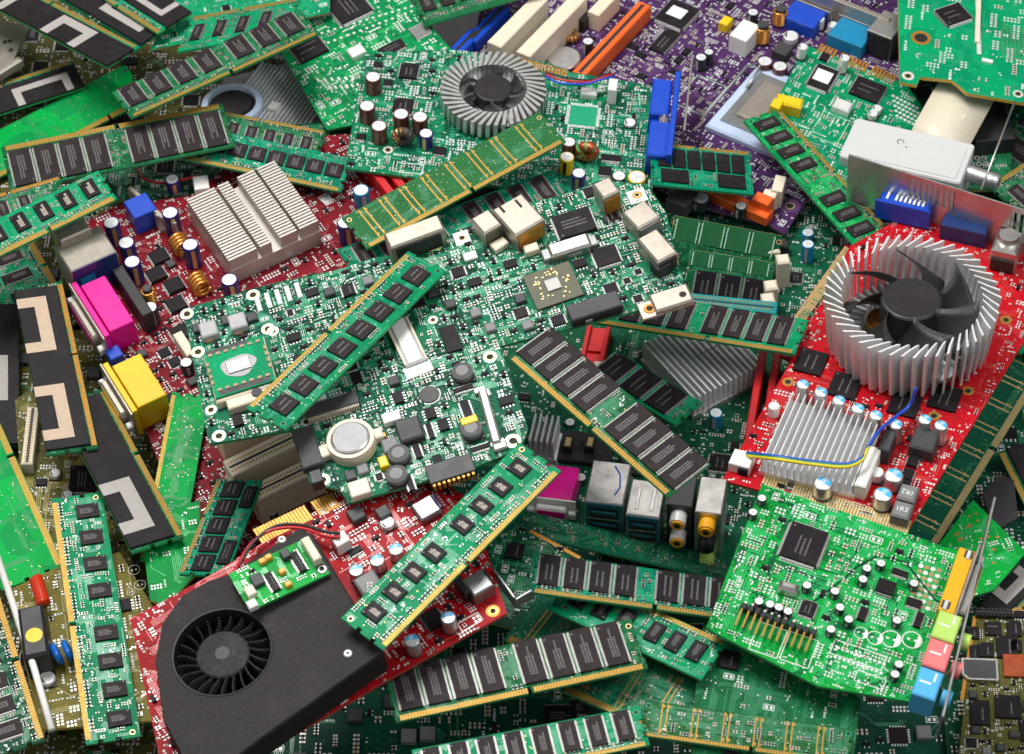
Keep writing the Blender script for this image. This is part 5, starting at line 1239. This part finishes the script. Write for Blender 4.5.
def add_small(s):
    slot(s, 311, 548, 9, 26, 6, 'cream', 'v', True, 'socket', 'ivory'); s.chip(298, 561, 12, 22, 1.4, 'u', 1); s.chip(272, 581, 12, 20, 1.4, 'u', 1); s.pad(322, 569, 6, .55, 'black', 'tin')
    for px, py in ((262, 560), (268, 556), (288, 583), (282, 570)): s.block(px, py, 7, 5, 3, 'amber', 'capacitor')
    s.block(257, 579, 12, 12, 3, 'ferrite', 'inductor'); s.block(250, 590, 10, 10, 4, 'cream', 'plug'); s.block(252, 603, 10, 8, 4, 'white', 'plug'); s.block(285, 553, 9, 9, 4, 'ferrite', 'inductor')
    s.traces(12, 'tr_bright', 4, 12); s.clutter(160, 'rrmmps', .9); s.done()
add_small(s)
# ------------------------------------------------------------------ centre: modules below and on the big mainboard
module('module with dark chips running under the right side of the big green mainboard', (586, 321), (795, 354), (607, 289), 'g_teal', [(.02, .48, 4, .16, .97, .92, 'u'), (.53, .95, 4, .16, .97, .92, 'u')], 'goldo', seed=130, k=2.5, asp=.24, lift=1, notch=(.58,))
module('module with three dark chips in view behind the long chip module in the centre', (589, 372), (675, 425), (619, 352), 'g_teal', [(.0, .88, 3, .08, .95, .90, 'u', 'chip', 2)], 'goldo', seed=131, k=2.5, lift=13, contacts=False)
P = [(209, 444), (183, 309), (270, 284), (345, 268), (372, 258), (440, 250), (452, 232), (476, 224), (500, 208), (560, 196), (600, 180), (647, 184), (666, 212), (684, 283), (683, 297), (655, 306), (500, 346), (528, 428), (521, 448), (475, 467), (348, 503), (340, 490), (310, 483), (292, 430)]
s = Board('laptop_mainboard', 'big irregular green mainboard in the centre with a coin cell and a processor', 'mainboard', (209, 444), (684, 296), (183, 309), poly=P, pcb='g_lap', edge='edge_g', seed=132, k=2.5, asp=.3, lift=2, top=2)
for px, py, r in ((187, 314, 7), (198, 352, 7), (253, 295, 7), (268, 329, 7), (211, 410, 6), (219, 436, 7), (273, 331, 6), (433, 320, 5), (490, 357, 7), (462, 238, 6), (306, 422, 5), (315, 463, 5), (485, 393, 5), (498, 443, 7), (513, 441, 8), (323, 480, 7)): s.pad(px, py, r)
for px, py, w, d in ((462, 238, 16, 14), (637, 196, 19, 14)): x, y = s.L(px, py); s.pcb.flat(x, y, .09, w * s.f.su, d * s.f.sv, 'silk')
s.pad(637, 195, 5, .5, 'goldo')
# processor
c = thing_part('processor_socket', s.root); b = MB(); x, y, W_, D_, H_ = s.block(240, 369, 64, 50, 7, 'ivory', b=b, ch=.6); b.build('socket_frame', c)
b = MB(); b.box(x, y + .5, H_, W_ * .97, D_ * .93, 1.2, 'g_teal'); b.build('substrate', c)
b = MB(); pr = []
for i in range(28):
    a = 2 * math.pi * i / 28; k = 1 + .07 * math.sin(3 * a) + .04 * math.cos(5 * a); pr.append((x + 7.6 * k * math.cos(a), y + 1 + 5.6 * k * math.sin(a)))
b.prism(pr, H_ + 1.2, H_ + 1.45, 'greyl'); b.box(x, y + 1, H_ + 1.4, 10, 6.6, .7, 'alud', 0, .1); b.build('die', c)
b = MB()
for i in range(7):
    for sg in (-1, 1): b.box(x - 10.5 + i * 3.5, y + 1 + sg * 9.6, H_ + 1.2, 1.9, 1.3, .5, 'mlcc'); 
for i in range(4):
    for sg in (-1, 1): b.box(x + sg * 12.6, y - 4 + i * 3.4, H_ + 1.2, 1.3, 1.9, .5, 'mlcc')
b.box(x, y - 12.2 + 2, H_ + 1.2, 22, 2.6, .06, 'ferrite'); b.box(x - 3, y + 12.4, H_ + 1.2, 18, 2.2, .06, 'ferrite')
b.build('surface_components', c, kind='stuff')
b = MB(); b.lathe(x + 4, y - D_ * .46 - 2, [(2.4, H_ - .4), (2.2, H_ + .3, 'ferrite'), (0, H_ + .3, 'ferrite')], 16); b.box(x, y - D_ * .5 - 2.4, 0, W_ * .7, 5, H_ - .3, 'ivory', 0, .5); b.build('latch', c); s.block_occ(x, y - D_ * .5 - 2.4, W_, 6)
for px, py in ((208, 328), (237, 320)): s.block(px, py, 18, 15, 6, 'greyl', 'inductor', ch=.6); s.block(px - 12, py - 1, 8, 9, 3, 'ferrite', 'chip'); s.block(px + 1, py + 11, 8, 4, 2, 'mlcc', 'capacitor')
for i in range(9): s.block(258 + i * 5.0, 303 - i * 1.7, 5, 16, 1.2, 'silk', 'shield_clip') if i % 2 == 0 else None
s.chip(348, 289, 16, 12, 1.4, 'u', 1); s.chip(290, 312, 9, 9, 1.2, 'a', 0)
# coin cell
c = thing_part('coin_cell', s.root); hm = 6; x, y = s.L(349, 434, hm + 3); r = 24 * s.f.mm; s.block_occ(x, y, 2 * r, 2 * r)
b = MB(); b.lathe(x, y, [(r * .98, 0), (r, hm * .6, 'ivory'), (r * .96, hm, 'ivory'), (r * .80, hm, 'ivory'), (r * .78, hm - 1, 'ivory'), (0, hm - 1, 'ivory')], 40); b.box(x + r * 1.1, y, 0, r * .4, r * .5, hm * .7, 'ivory', 0, .5); b.box(x - r * 1.1, y, 0, r * .5, r * .6, hm * .6, 'ivory', 0, .5); b.build('holder', c)
b = MB(); b.lathe(x, y, [(r * .77, hm - 1), (r * .77, hm + .6, 'greyl'), (r * .70, hm + 1.1, 'alu'), (0, hm + 1.1, 'greyl')], 40); b.build('cell', c)
for sg in (-1, 1):
    b = MB(); b.box(x + sg * r * 1.28, y, 0, 2.6, 2.4, 1.6, 'gold', 0, .2); b.build('terminal', c)
def edge_socket(px, py, w, d, h, npin, matb='ferrite', matp='goldp', side=-1, name='connector', cap='ivory'):
    b = MB(); x, y, W_, D_, H_ = s.block(px, py, w, d, h, matb, b=b, ch=.3)
    for i in range(npin): b.box(x - W_ * .48 + W_ * .96 * (i + .5) / npin, y + side * (D_ / 2 + .5), .1, W_ / npin * .5, 1.6, H_ * .8, matp)
    return b.build(name, s.root)
edge_socket(331, 404, 55, 12, 5, 34, 'ferrite', 'ivory'); s.block(316, 395, 18, 10, 4, 'label', 'paper_label')
edge_socket(450, 468, 46, 17, 6, 9, 'black', 'gold'); s.block(307, 446, 22, 38, 6, 'ferrite', 'connector', ch=.6); s.block(316, 476, 12, 12, 8, 'black', 'connector')
s.block(391, 416, 18, 9, 5, 'white', 'plug'); s.block(359, 487, 20, 14, 5, 'cream', 'plug'); s.block(383, 461, 9, 10, 5, 'ylw', 'capacitor')
s.block(409, 428, 25, 21, 6, 'ferrite', 'inductor', ch=.8); s.block(390, 444, 16, 13, 4, 'greyp', 'inductor', ch=.6)
for px, py in ((398, 452), (396, 473), (471, 427), (462, 370)):
    hm = 4.5; x, y = s.L(px, py, hm); r = 10.5 * s.f.mm; s.block_occ(x, y, 2 * r, 2 * r); b = MB(); b.box(x, y, 0, 2 * r, 2 * r, 1, 'black', 0, .2); b.lathe(x, y, [(r * .9, 1), (r, 1.6, 'greyp'), (r, hm - .7, 'greyp'), (r * .88, hm, 'greyp'), (r * .6, hm + .02, 'ferrite'), (0, hm + .02, 'greyp')], 26); b.build('inductor', s.root)
x, y = s.L(469, 420, 4.6); b = MB(); b.box(x, y, 3.2, 7, 3.6, 1.8, 'ylw', 0, .3); b.build('tape', s.root)
x, y = s.L(429, 394, .7); b = MB(); b.lathe(x, y, [(4.2, 0), (4.2, .7, 'black'), (0, .7, 'black')], 26); b.annulus(x, y, .09, 4.4, 4.9, 'silk', 26); b.build('inductor', s.root); s.block_occ(x, y, 10, 10)
for px, py, w, d, p in ((466, 408, 12, 16, 'u'), (463, 388, 20, 7, 'v'), (430, 430, 9, 15, 'u'), (417, 450, 10, 14, 'u'), (379, 476, 10, 9, 'a'), (410, 482, 9, 15, 'u'), (480, 447, 18, 7, 'v'), (451, 338, 16, 26, ''), (437, 459, 8, 9, '')): s.chip(px, py, w, d, 1.2, p, 0)
b = MB(); x, y = s.L(406, 341, 2); b.box(x, y, 0, 9.5, 26, 1.8, 'greyl', R(5), .3); b.box(x, y, 1.8, 6.0, 24, .5, 'white', R(5), .1); 
for sg in (-1, 1): b.box(x + sg * 4.6, y, .5, .9, 25, 1.9, 'ivory', R(5), .1)
b.box(x + 1, y - 15.5, 0, 12, 6, .8, 'silk', R(5)); b.build('socket', s.root); s.block_occ(x, y, 12, 34)
b = MB(); x, y = s.L(489, 414, 4); b.box(x, y, 0, 3.8, 28, 3.2, 'tind', R(-4), .8); b.box(x, y + 15, 0, 5, 3, 2, 'tind', 0, .3); b.box(x, y - 15, 0, 6, 4, 2, 'tind', 0, .6); b.build('socket', s.root); s.block_occ(x, y, 9, 40)
# upper right part of the board
s.chip(574, 222, 44, 25, 1.8, 'u', 3); s.chip(606, 255, 29, 22, 1.5, 'a', 0)
c = thing_part('chipset', s.root); x, y = s.L(553, 285, 1.2); s.block_occ(x, y, 22, 22); b = MB(); b.box(x, y, 0, 21, 20, 1.2, 'bgasub', R(2), .1); b.build('substrate', c); b = MB(); b.box(x, y, 1.2, 6.2, 6.2, .8, 'die', R(2), .1); b.build('die', c)
b = MB(); rn = random.Random(4)
for i in range(34):
    a = rn.uniform(0, 6.28); q = rn.uniform(5.5, 9); b.box(x + q * math.cos(a), y + q * math.sin(a), 1.2, rn.choice((.7, 1.2)), .6, .4, 'goldp', rn.choice((0, math.pi / 2)))
b.build('surface_components', c, kind='stuff')
b = MB(); x, y, W_, D_, H_ = s.block(569, 244, 44, 14, 8, 'steel', b=b, ch=1); b.box(x, y, 0, W_ * 1.35, D_ * .8, 3.5, 'alud', 0, .5); b.build('connector', s.root)
b = MB(); x, y, W_, D_, H_ = s.block(594, 305, 54, 16, 8, 'ferrite', b=b, ch=.5); b.box(x, y - D_ * .52, .8, W_ * .9, .5, H_ * .45, 'hole'); b.box(x - 4, y - D_ * .55, 1.4, 3, .6, 1.6, 'tind'); b.build('socket', s.root)
def metal_port(px, py, w, d, h, face, mat='steel', dark='black', rot=0):
    c = thing_part('port', s.root); b = MB(); x, y, W_, D_, H_ = s.block(px, py, w, d, h, mat, b=b, ch=.8, rot=rot); b.build('shield', c)
    fx, fy = face; b = MB(); cs, sn = math.cos(rot), math.sin(rot); ox, oy = fx * (W_ / 2 + .25), fy * (D_ / 2 + .25)
    b.box(x + ox * cs - oy * sn, y + ox * sn + oy * cs, .8, .5 if fx else W_ * .82, .5 if fy else D_ * .82, H_ * .72, dark, rot); b.build('opening', c); return x, y, W_, D_, H_
x, y, W_, D_, H_ = metal_port(518, 214, 37, 34, 16, (0, -1), 'steelw', 'goldo', R(16))
b = MB()
for q in (-.25, .25): b.box(x + W_ * q - 2, y + D_ * .3, H_, 1.0, 5, .4, 'hole', R(16))
b.build('spring_tab', s.root)
metal_port(414, 231, 60, 17, 16, (0, -1), 'steelw', 'black', R(4)); metal_port(486, 221, 22, 20, 14, (0, -1), 'steelw', 'bgasub', R(16)); metal_port(606, 187, 20, 18, 18, (0, -1), 'steelw', 'goldo', R(10))
metal_port(641, 214, 28, 22, 14, (0, -1), 'steelw', 'alud', R(16)); metal_port(657, 245, 24, 30, 14, (0, -1), 'steelw', 'black', R(14)); s.block(660, 262, 16, 12, 9, 'black', 'connector', R(14))
s.block(531, 247, 15, 8, 5, 'ivory', 'plug'); s.block(470, 255, 14, 8, 2, 'silk', 'shield_clip'); s.block(499, 243, 17, 9, 4, 'cream', 'plug', R(18))
for px, py, w in ((638, 271, 10), (627, 280, 10), (638, 298, 12), (614, 215, 16)): s.chip(px, py, w, w * .8, 1.1, 'a', 0)
for i in range(6): s.block(605 + i * 3.4, 218 - i * 1.0, 2.4, 7, 4, 'ferrite', 'chip', occ=False) if i % 2 == 0 else None
x, y = s.L(671, 296, 4); b = MB(); b.box(x, y, 0, 17, 10, 3.4, 'steelw', 0, .8); b.box(x - 10, y - 1, 0, 9, 9, 1.2, 'steelw', 0, .3); b.lathe(x - 10, y - 1, [(2.6, 1.2), (2.4, 1.6, 'goldo'), (1.4, 1.6, 'goldo'), (1.3, 1.25, 'hole'), (0, 1.25, 'hole')], 18); b.disc(x + 5, y - .5, 3.45, 1.6, 'hole', 14); b.build('bracket', s.root); s.block_occ(x - 4, y, 30, 12)
s.silk_rect(436, 366, 44, 14, .4, 'silkg'); s.silk_rect(300, 350, 30, 18, .4, 'silkg')
s.traces(260, 'tr_lap', 8, 34, .4, 6); s.traces(140, 'g_deep', 5, 26, .9, 3, .09); s.traces(60, 'silkg', 5, 16, .3, 4); s.clutter(3000, 'ssoqsoirm', 1.15); s.clutter(4500, 'rrrmmmsspptkoqp', 1.15); s.clutter(6000, 'rrrmmttpk', .85); s.clutter(7000, 'rrmmtv', .65); s.vias(700, .34, ('tin', 'silk')); s.done()
module('teal module with dark chips lying diagonally across the big green mainboard', (408, 251), (246, 408), (446, 271), 'g_teal', [(.035, .965, 8, .36, .80, .74, '', 'chipb', 2)], 'gold', seed=133, k=2.5, asp=.225, lift=4, notch=(.52,))
module('long module with big grey brown chips slanting down to the port row', (508, 357), (668, 497), (548, 325), 'g_mid', [(.0, .46, 4, .16, .99, .96, 'u'), (.555, 1.0, 4, .16, .99, .96, 'u')], 'gold', seed=134, k=2.5, asp=.25, lift=2, notch=(.52,))
module('teal module with eight dark square chips lying over the red blower card', (383, 650), (561, 471), (344, 615), 'g_teal', [(.04, .475, 4, .44, .80, .60, '', 'chip', 4), (.525, .96, 4, .44, .80, .60, '', 'chip', 4)], 'gold', seed=135, k=2.5, asp=.225, lift=5, notch=(.47,))
# ------------------------------------------------------------------ lower right
module('black film module with a pale band below the dark teal module at the right edge', (998, 452), (1052, 560), (1040, 422), 'g_mid', [], 'gold', seed=140, k=3, film=(0, 1, .16, 1, [(.45, .8, .4, 1.0, .09)], 'grey'))
s = Board('shield_plate', 'black flat metal plate lying under the dark teal module at the right', 'metal plate', (985, 530), (1025, 535), (995, 490), poly=[(982, 494), (998, 476), (1014, 480), (1018, 518), (996, 530)], pcb='black', edge='black', seed=142, k=8); s.done()
s = Board('circuit_board', 'green board with scattered gold pads at the right edge above the small phone board', 'circuit board', (960, 580), (1030, 560), (945, 520), poly=[(936, 548), (973, 500), (1026, 552), (994, 590), (960, 600)], pcb='g_bright', edge='edge_g', seed=143, k=4, lift=1)
for _ in range(26):
    x, y = s.rn.uniform(0, s.f.lx), s.rn.uniform(0, s.f.ly)
    if s.free(x, y, 3, 2): s.pcb.flat(x, y, .12, s.rn.choice((1.2, 2.6)), 1.2, 'goldo', s.rn.choice((0, .5))); s.block_occ(x, y, 2, 1)
s.traces(20, 'tr_bright'); s.clutter(120, 'ttpvr', .9); s.done()
module('black film module with a grey band just above the small phone board', (1005, 625), (1060, 570), (985, 600), 'g_mid', [], 'goldo', seed=144, k=4, film=(0, 1, .18, 1, [(.2, .7, .4, 1.0, .12)], 'grey'))
s = Board('phone_board', 'small phone board packed with black chips, a steel shield and an amber flex patch', 'circuit board', (955, 740), (1075, 745), (975, 612), poly=[(958, 760), (976, 612), (1080, 606), (1080, 760)], pcb='oliveg', edge='edge_y', seed=145, k=6)
for px, py, w, d in ((993, 628, 17, 13), (1014, 628, 15, 15), (986, 649, 16, 14), (1007, 646, 22, 22), (973, 632, 12, 12), (974, 652, 9, 14), (1016, 645, 12, 12), (1008, 706, 26, 22), (980, 712, 20, 24), (1030, 730, 20, 20)): s.chip(px, py, w, d, 1.3, '', 1)
c = pins(s, 994, 613, 10, 2, 1.6, 4, 'black', 'ferrite'); s.pcb.annulus(*s.L(1018, 613), .12, 2, 3, 'gold', 18)
x, y = s.L(980, 669, 2); s.block_occ(x, y, 18, 10); b = MB(); w2, h2 = 7.6, 5.4; b.prism([(x - w2, y - h2 + 2.6), (x - w2 + 2.6, y - h2), (x + w2, y - h2), (x + w2, y + h2), (x - w2, y + h2)], 0, 2, 'steel'); b.prism([(x - w2 + .9, y - h2 + 3), (x - w2 + 3, y - h2 + .9), (x + w2 - .9, y - h2 + .9), (x + w2 - .9, y + h2 - .9), (x - w2 + .9, y + h2 - .9)], 2, 2.15, 'ferrite'); b.build('shield', s.root)
s.block(1014, 665, 22, 22, 2, 'copperr', 'flex_patch', ch=.2); s.clutter(900, 'qoisqiq', .9); s.clutter(900, 'rrmmps', .8); s.pcb.ribbon([s.L(975, 616), s.L(962, 700)], 1.6, .1, 'goldo'); s.done()
P = [(762, 484), (965, 553), (952, 600), (924, 704), (818, 686), (706, 628)]
s = Board('sound_card', 'bright green sound card with an orange game port and lime, pink and blue jacks', 'circuit board', (706, 629), (920, 703), (762, 484), poly=P, pcb='g_bright', edge='edge_g', seed=150, k=2.5, lift=5, top=3)
s.chip(804, 543, 46, 42, 2.2, 'a', 3); s.chip(808, 608, 19, 18, 1.5, 'a', 2); s.block(789, 585, 20, 9, 7, 'steel', 'crystal', R(4), 1.6)
for px, py in ((881, 563), (867, 568), (863, 579), (914, 583), (835, 591), (807, 585), (840, 607), (849, 619), (897, 620), (831, 629), (759, 601), (770, 604), (779, 607), (788, 611), (762, 498), (753, 512), (899, 664), (895, 674)): s.cap(px, py, 5.4, 9.5, 'small')
s.chip(886, 586, 19, 16, 2.4, 'v', 0); s.chip(900, 572, 17, 9, 1.5, 'v', 0); s.chip(914, 602, 16, 11, 1.5, 'v', 0); s.chip(863, 613, 12, 13, 1.5, 'u', 0); s.chip(919, 619, 11, 15, 1.5, 'u', 0)
def angled(px, py, n, sp, ln):
    # right-angle header: black blocks, gold pins lying towards the lower edge
    b = MB(); x, y = s.L(px, py, 2.5)
    for i in range(n):
        q = x + (i - (n - 1) / 2) * sp
        b.box(q, y, 0, sp * .8, 3.0, 2.6, 'black', 0, .3); b.box(q, y + 2.2, 0, .9, 1.2, 1.8, 'tin'); b.box(q - .3, y - 1.4 - ln / 2, 1.6, .75, ln, .75, 'gold')
    b.build('pin_header', s.root); s.block_occ(x, y - ln / 2, n * sp, ln + 5)
angled(774, 618, 4, 2.9, 8.5); angled(803, 628, 4, 2.9, 8.5); angled(751, 608, 3, 2.9, 8.5)
s.silk_rect(768, 640, 30, 28); s.silk_rect(799, 650, 30, 28); s.silk_rect(858, 655, 54, 14); s.silk_rect(870, 680, 30, 10)
for px, py, r in ((861, 633, 7), (875, 638, 8), (891, 639, 10), (912, 640, 10)): s.silk_circ(px, py, r)
for i in range(11):
    x, y = s.L(838 + i * 4.6, 648 + i * 1.6); s.pcb.disc(x, y, .12, .7, 'tin', 8); x, y = s.L(835 + i * 4.6, 657 + i * 1.6); s.pcb.disc(x, y, .12, .7, 'tin', 8)
for i in range(8):
    for j in range(4):
        x, y = s.L(921 + i * 0 + j * 6 - i * 1.6, 566 + i * 5.4 + j * 1.6); s.pcb.disc(x, y, .13, 1.1, ('tin', 'mlcc')[(i + j) % 2], 8); s.block_occ(x, y, 1.6, 1.6)
for (pts, w) in (([(800, 612), (845, 578), (858, 566), (878, 556), (905, 562), (935, 600), (945, 605)], .9), ([(790, 560), (840, 575), (862, 545)], .5)):
    s.pcb.ribbon([s.L(*p) for p in pts], w, .2, 'g_deep')
c = dsub(s, 957, 580, 17, 66, 16, 'ylwo', (1, 0), 'steel', label='orange game port')
def jack(px, py, col):
    c = thing_part('audio_jack', s.root); b = MB(); x, y, W_, D_, H_ = s.block(px, py, 24, 27, 18, col, b=b, ch=.6); b.build('housing', c)
    b = MB(); b.box(x - 1, y, H_, W_ * .5, .8, .08, 'silk'); b.box(x + 2, y + D_ * .25, H_, .8, D_ * .3, .08, 'silk'); b.build('marking', c)
    b = MB(); X = x + W_ / 2 + 1.5; z = H_ * .5; n_ = 18
    b.add([(X + k * 4, y + 3.4 * math.cos(2 * math.pi * i / n_), z + 3.4 * math.sin(2 * math.pi * i / n_)) for i in range(n_) for k in (0, 1)], [(2 * i, (2 * i + 2) % (2 * n_), (2 * i + 3) % (2 * n_), 2 * i + 1) for i in range(n_)], col, True)
    b.add([(X + 4, y + 3.4 * math.cos(2 * math.pi * i / n_), z + 3.4 * math.sin(2 * math.pi * i / n_)) for i in range(n_)], [tuple(range(n_))], col); b.build('barrel', c); return x, y, W_, D_, H_
for px, py in ((969, 554), (946, 604)):
    b = MB(); s.block(px, py, 9, 8, 16.6, 'ferrite', b=b); s.block(px, py, 4, 9, 17.4, 'tin', b=b, ch=.5); b.build('screw', c)
jack(947, 626, 'lime'); jack(938, 654, 'pink'); x, y, W_, D_, H_ = jack(928, 683, 'sky')
p0 = s.L(978, 545); p1 = s.L(938, 712); ax = Vector((p1[0] - p0[0], p1[1] - p0[1])); l = ax.length; b = MB()
b.box((p0[0] + p1[0]) / 2 + 1.5, (p0[1] + p1[1]) / 2 + 4, -3, 1.0, l + 26, 15, 'steel', math.atan2(ax.y, ax.x) + math.pi / 2, .2); b.build('bracket', s.root)
for i in range(60):
    for j in range(52):
        x, y = s.f.lx * (i + .5) / 60, s.f.ly * (j + .5) / 52
        if (i + j) % 2 == 0 and inpoly(x, y, s.poly) and (x < s.f.lx * .16 or y < s.f.ly * .2 or (x < s.f.lx * .34 and y < s.f.ly * .4)) and s.free(x, y, .4, .4): s.pcb.flat(x, y, .025, .7, .7, 'g_deep', R(45))
s.traces(150, 'tr_bright', 8, 34, .5, 7); s.traces(40, 'g_deep', 8, 34, .5, 5); s.clutter(500, 'pprrmmkms', 1.25, [(740, 560), (770, 500), (960, 560), (930, 680), (800, 640)]); s.clutter(4000, 'pppttrrmmvkvv', 1.0); s.vias(700, .38, ('tin', 'silk')); s.done()
# ------------------------------------------------------------------ camera, light
cam = bpy.data.cameras.new('camera'); co = bpy.data.objects.new('camera', cam); COL.objects.link(co); scn.camera = co
cam.lens = LENS; cam.sensor_width = 36; cam.clip_start = .05; cam.clip_end = 20
co.matrix_world = Matrix(((RT.x, UPV.x, -FW.x, CAM.x * .001), (RT.y, UPV.y, -FW.y, CAM.y * .001), (RT.z, UPV.z, -FW.z, CAM.z * .001), (0, 0, 0, 1)))
cam.dof.use_dof = True; cam.dof.aperture_fstop = 22; cam.dof.focus_distance = (at(520, 470, 35) - CAM).dot(FW) * .001
w = bpy.data.worlds.new('World'); scn.world = w; w.use_nodes = True; nt = w.node_tree; bg = nt.nodes['Background']; bg.inputs[1].default_value = .56
tc = nt.nodes.new('ShaderNodeTexCoord'); sx = nt.nodes.new('ShaderNodeSeparateXYZ'); nt.links.new(tc.outputs['Generated'], sx.inputs[0])
cr = nt.nodes.new('ShaderNodeValToRGB'); nt.links.new(sx.outputs[2], cr.inputs[0])
cr.color_ramp.elements[0].position = 0; cr.color_ramp.elements[0].color = (.12, .12, .12, 1); cr.color_ramp.elements[1].position = .9; cr.color_ramp.elements[1].color = (1, .985, .965, 1)
nt.links.new(cr.outputs[0], bg.inputs[0])
def area(name, loc, tgt, sx, sy, pw, col=(1, 1, 1)):
    l = bpy.data.lights.new(name, 'AREA'); l.shape = 'RECTANGLE'; l.size = sx; l.size_y = sy; l.energy = pw; l.color = col
    o = bpy.data.objects.new(name, l); COL.objects.link(o); o.location = loc
    o.rotation_euler = (Vector(tgt) - Vector(loc)).to_track_quat('-Z', 'Y').to_euler(); return o
area('softbox', (-.28, .26, 1.1), (0, .02, 0), .5, .4, 13.5, (1, .985, .96))
area('softbox_front', (.6, -.25, 1.0), (0, 0, 0), .4, .4, 4, (.97, .985, 1))
area('softbox_side', (-.85, -.3, .65), (0, 0, 0), .35, .45, .8, (1, .98, .95))
scn.view_settings.view_transform = 'Standard'; scn.view_settings.look = 'None'; scn.view_settings.exposure = -.1; scn.view_settings.gamma = 1
for l in LOG: print(l)
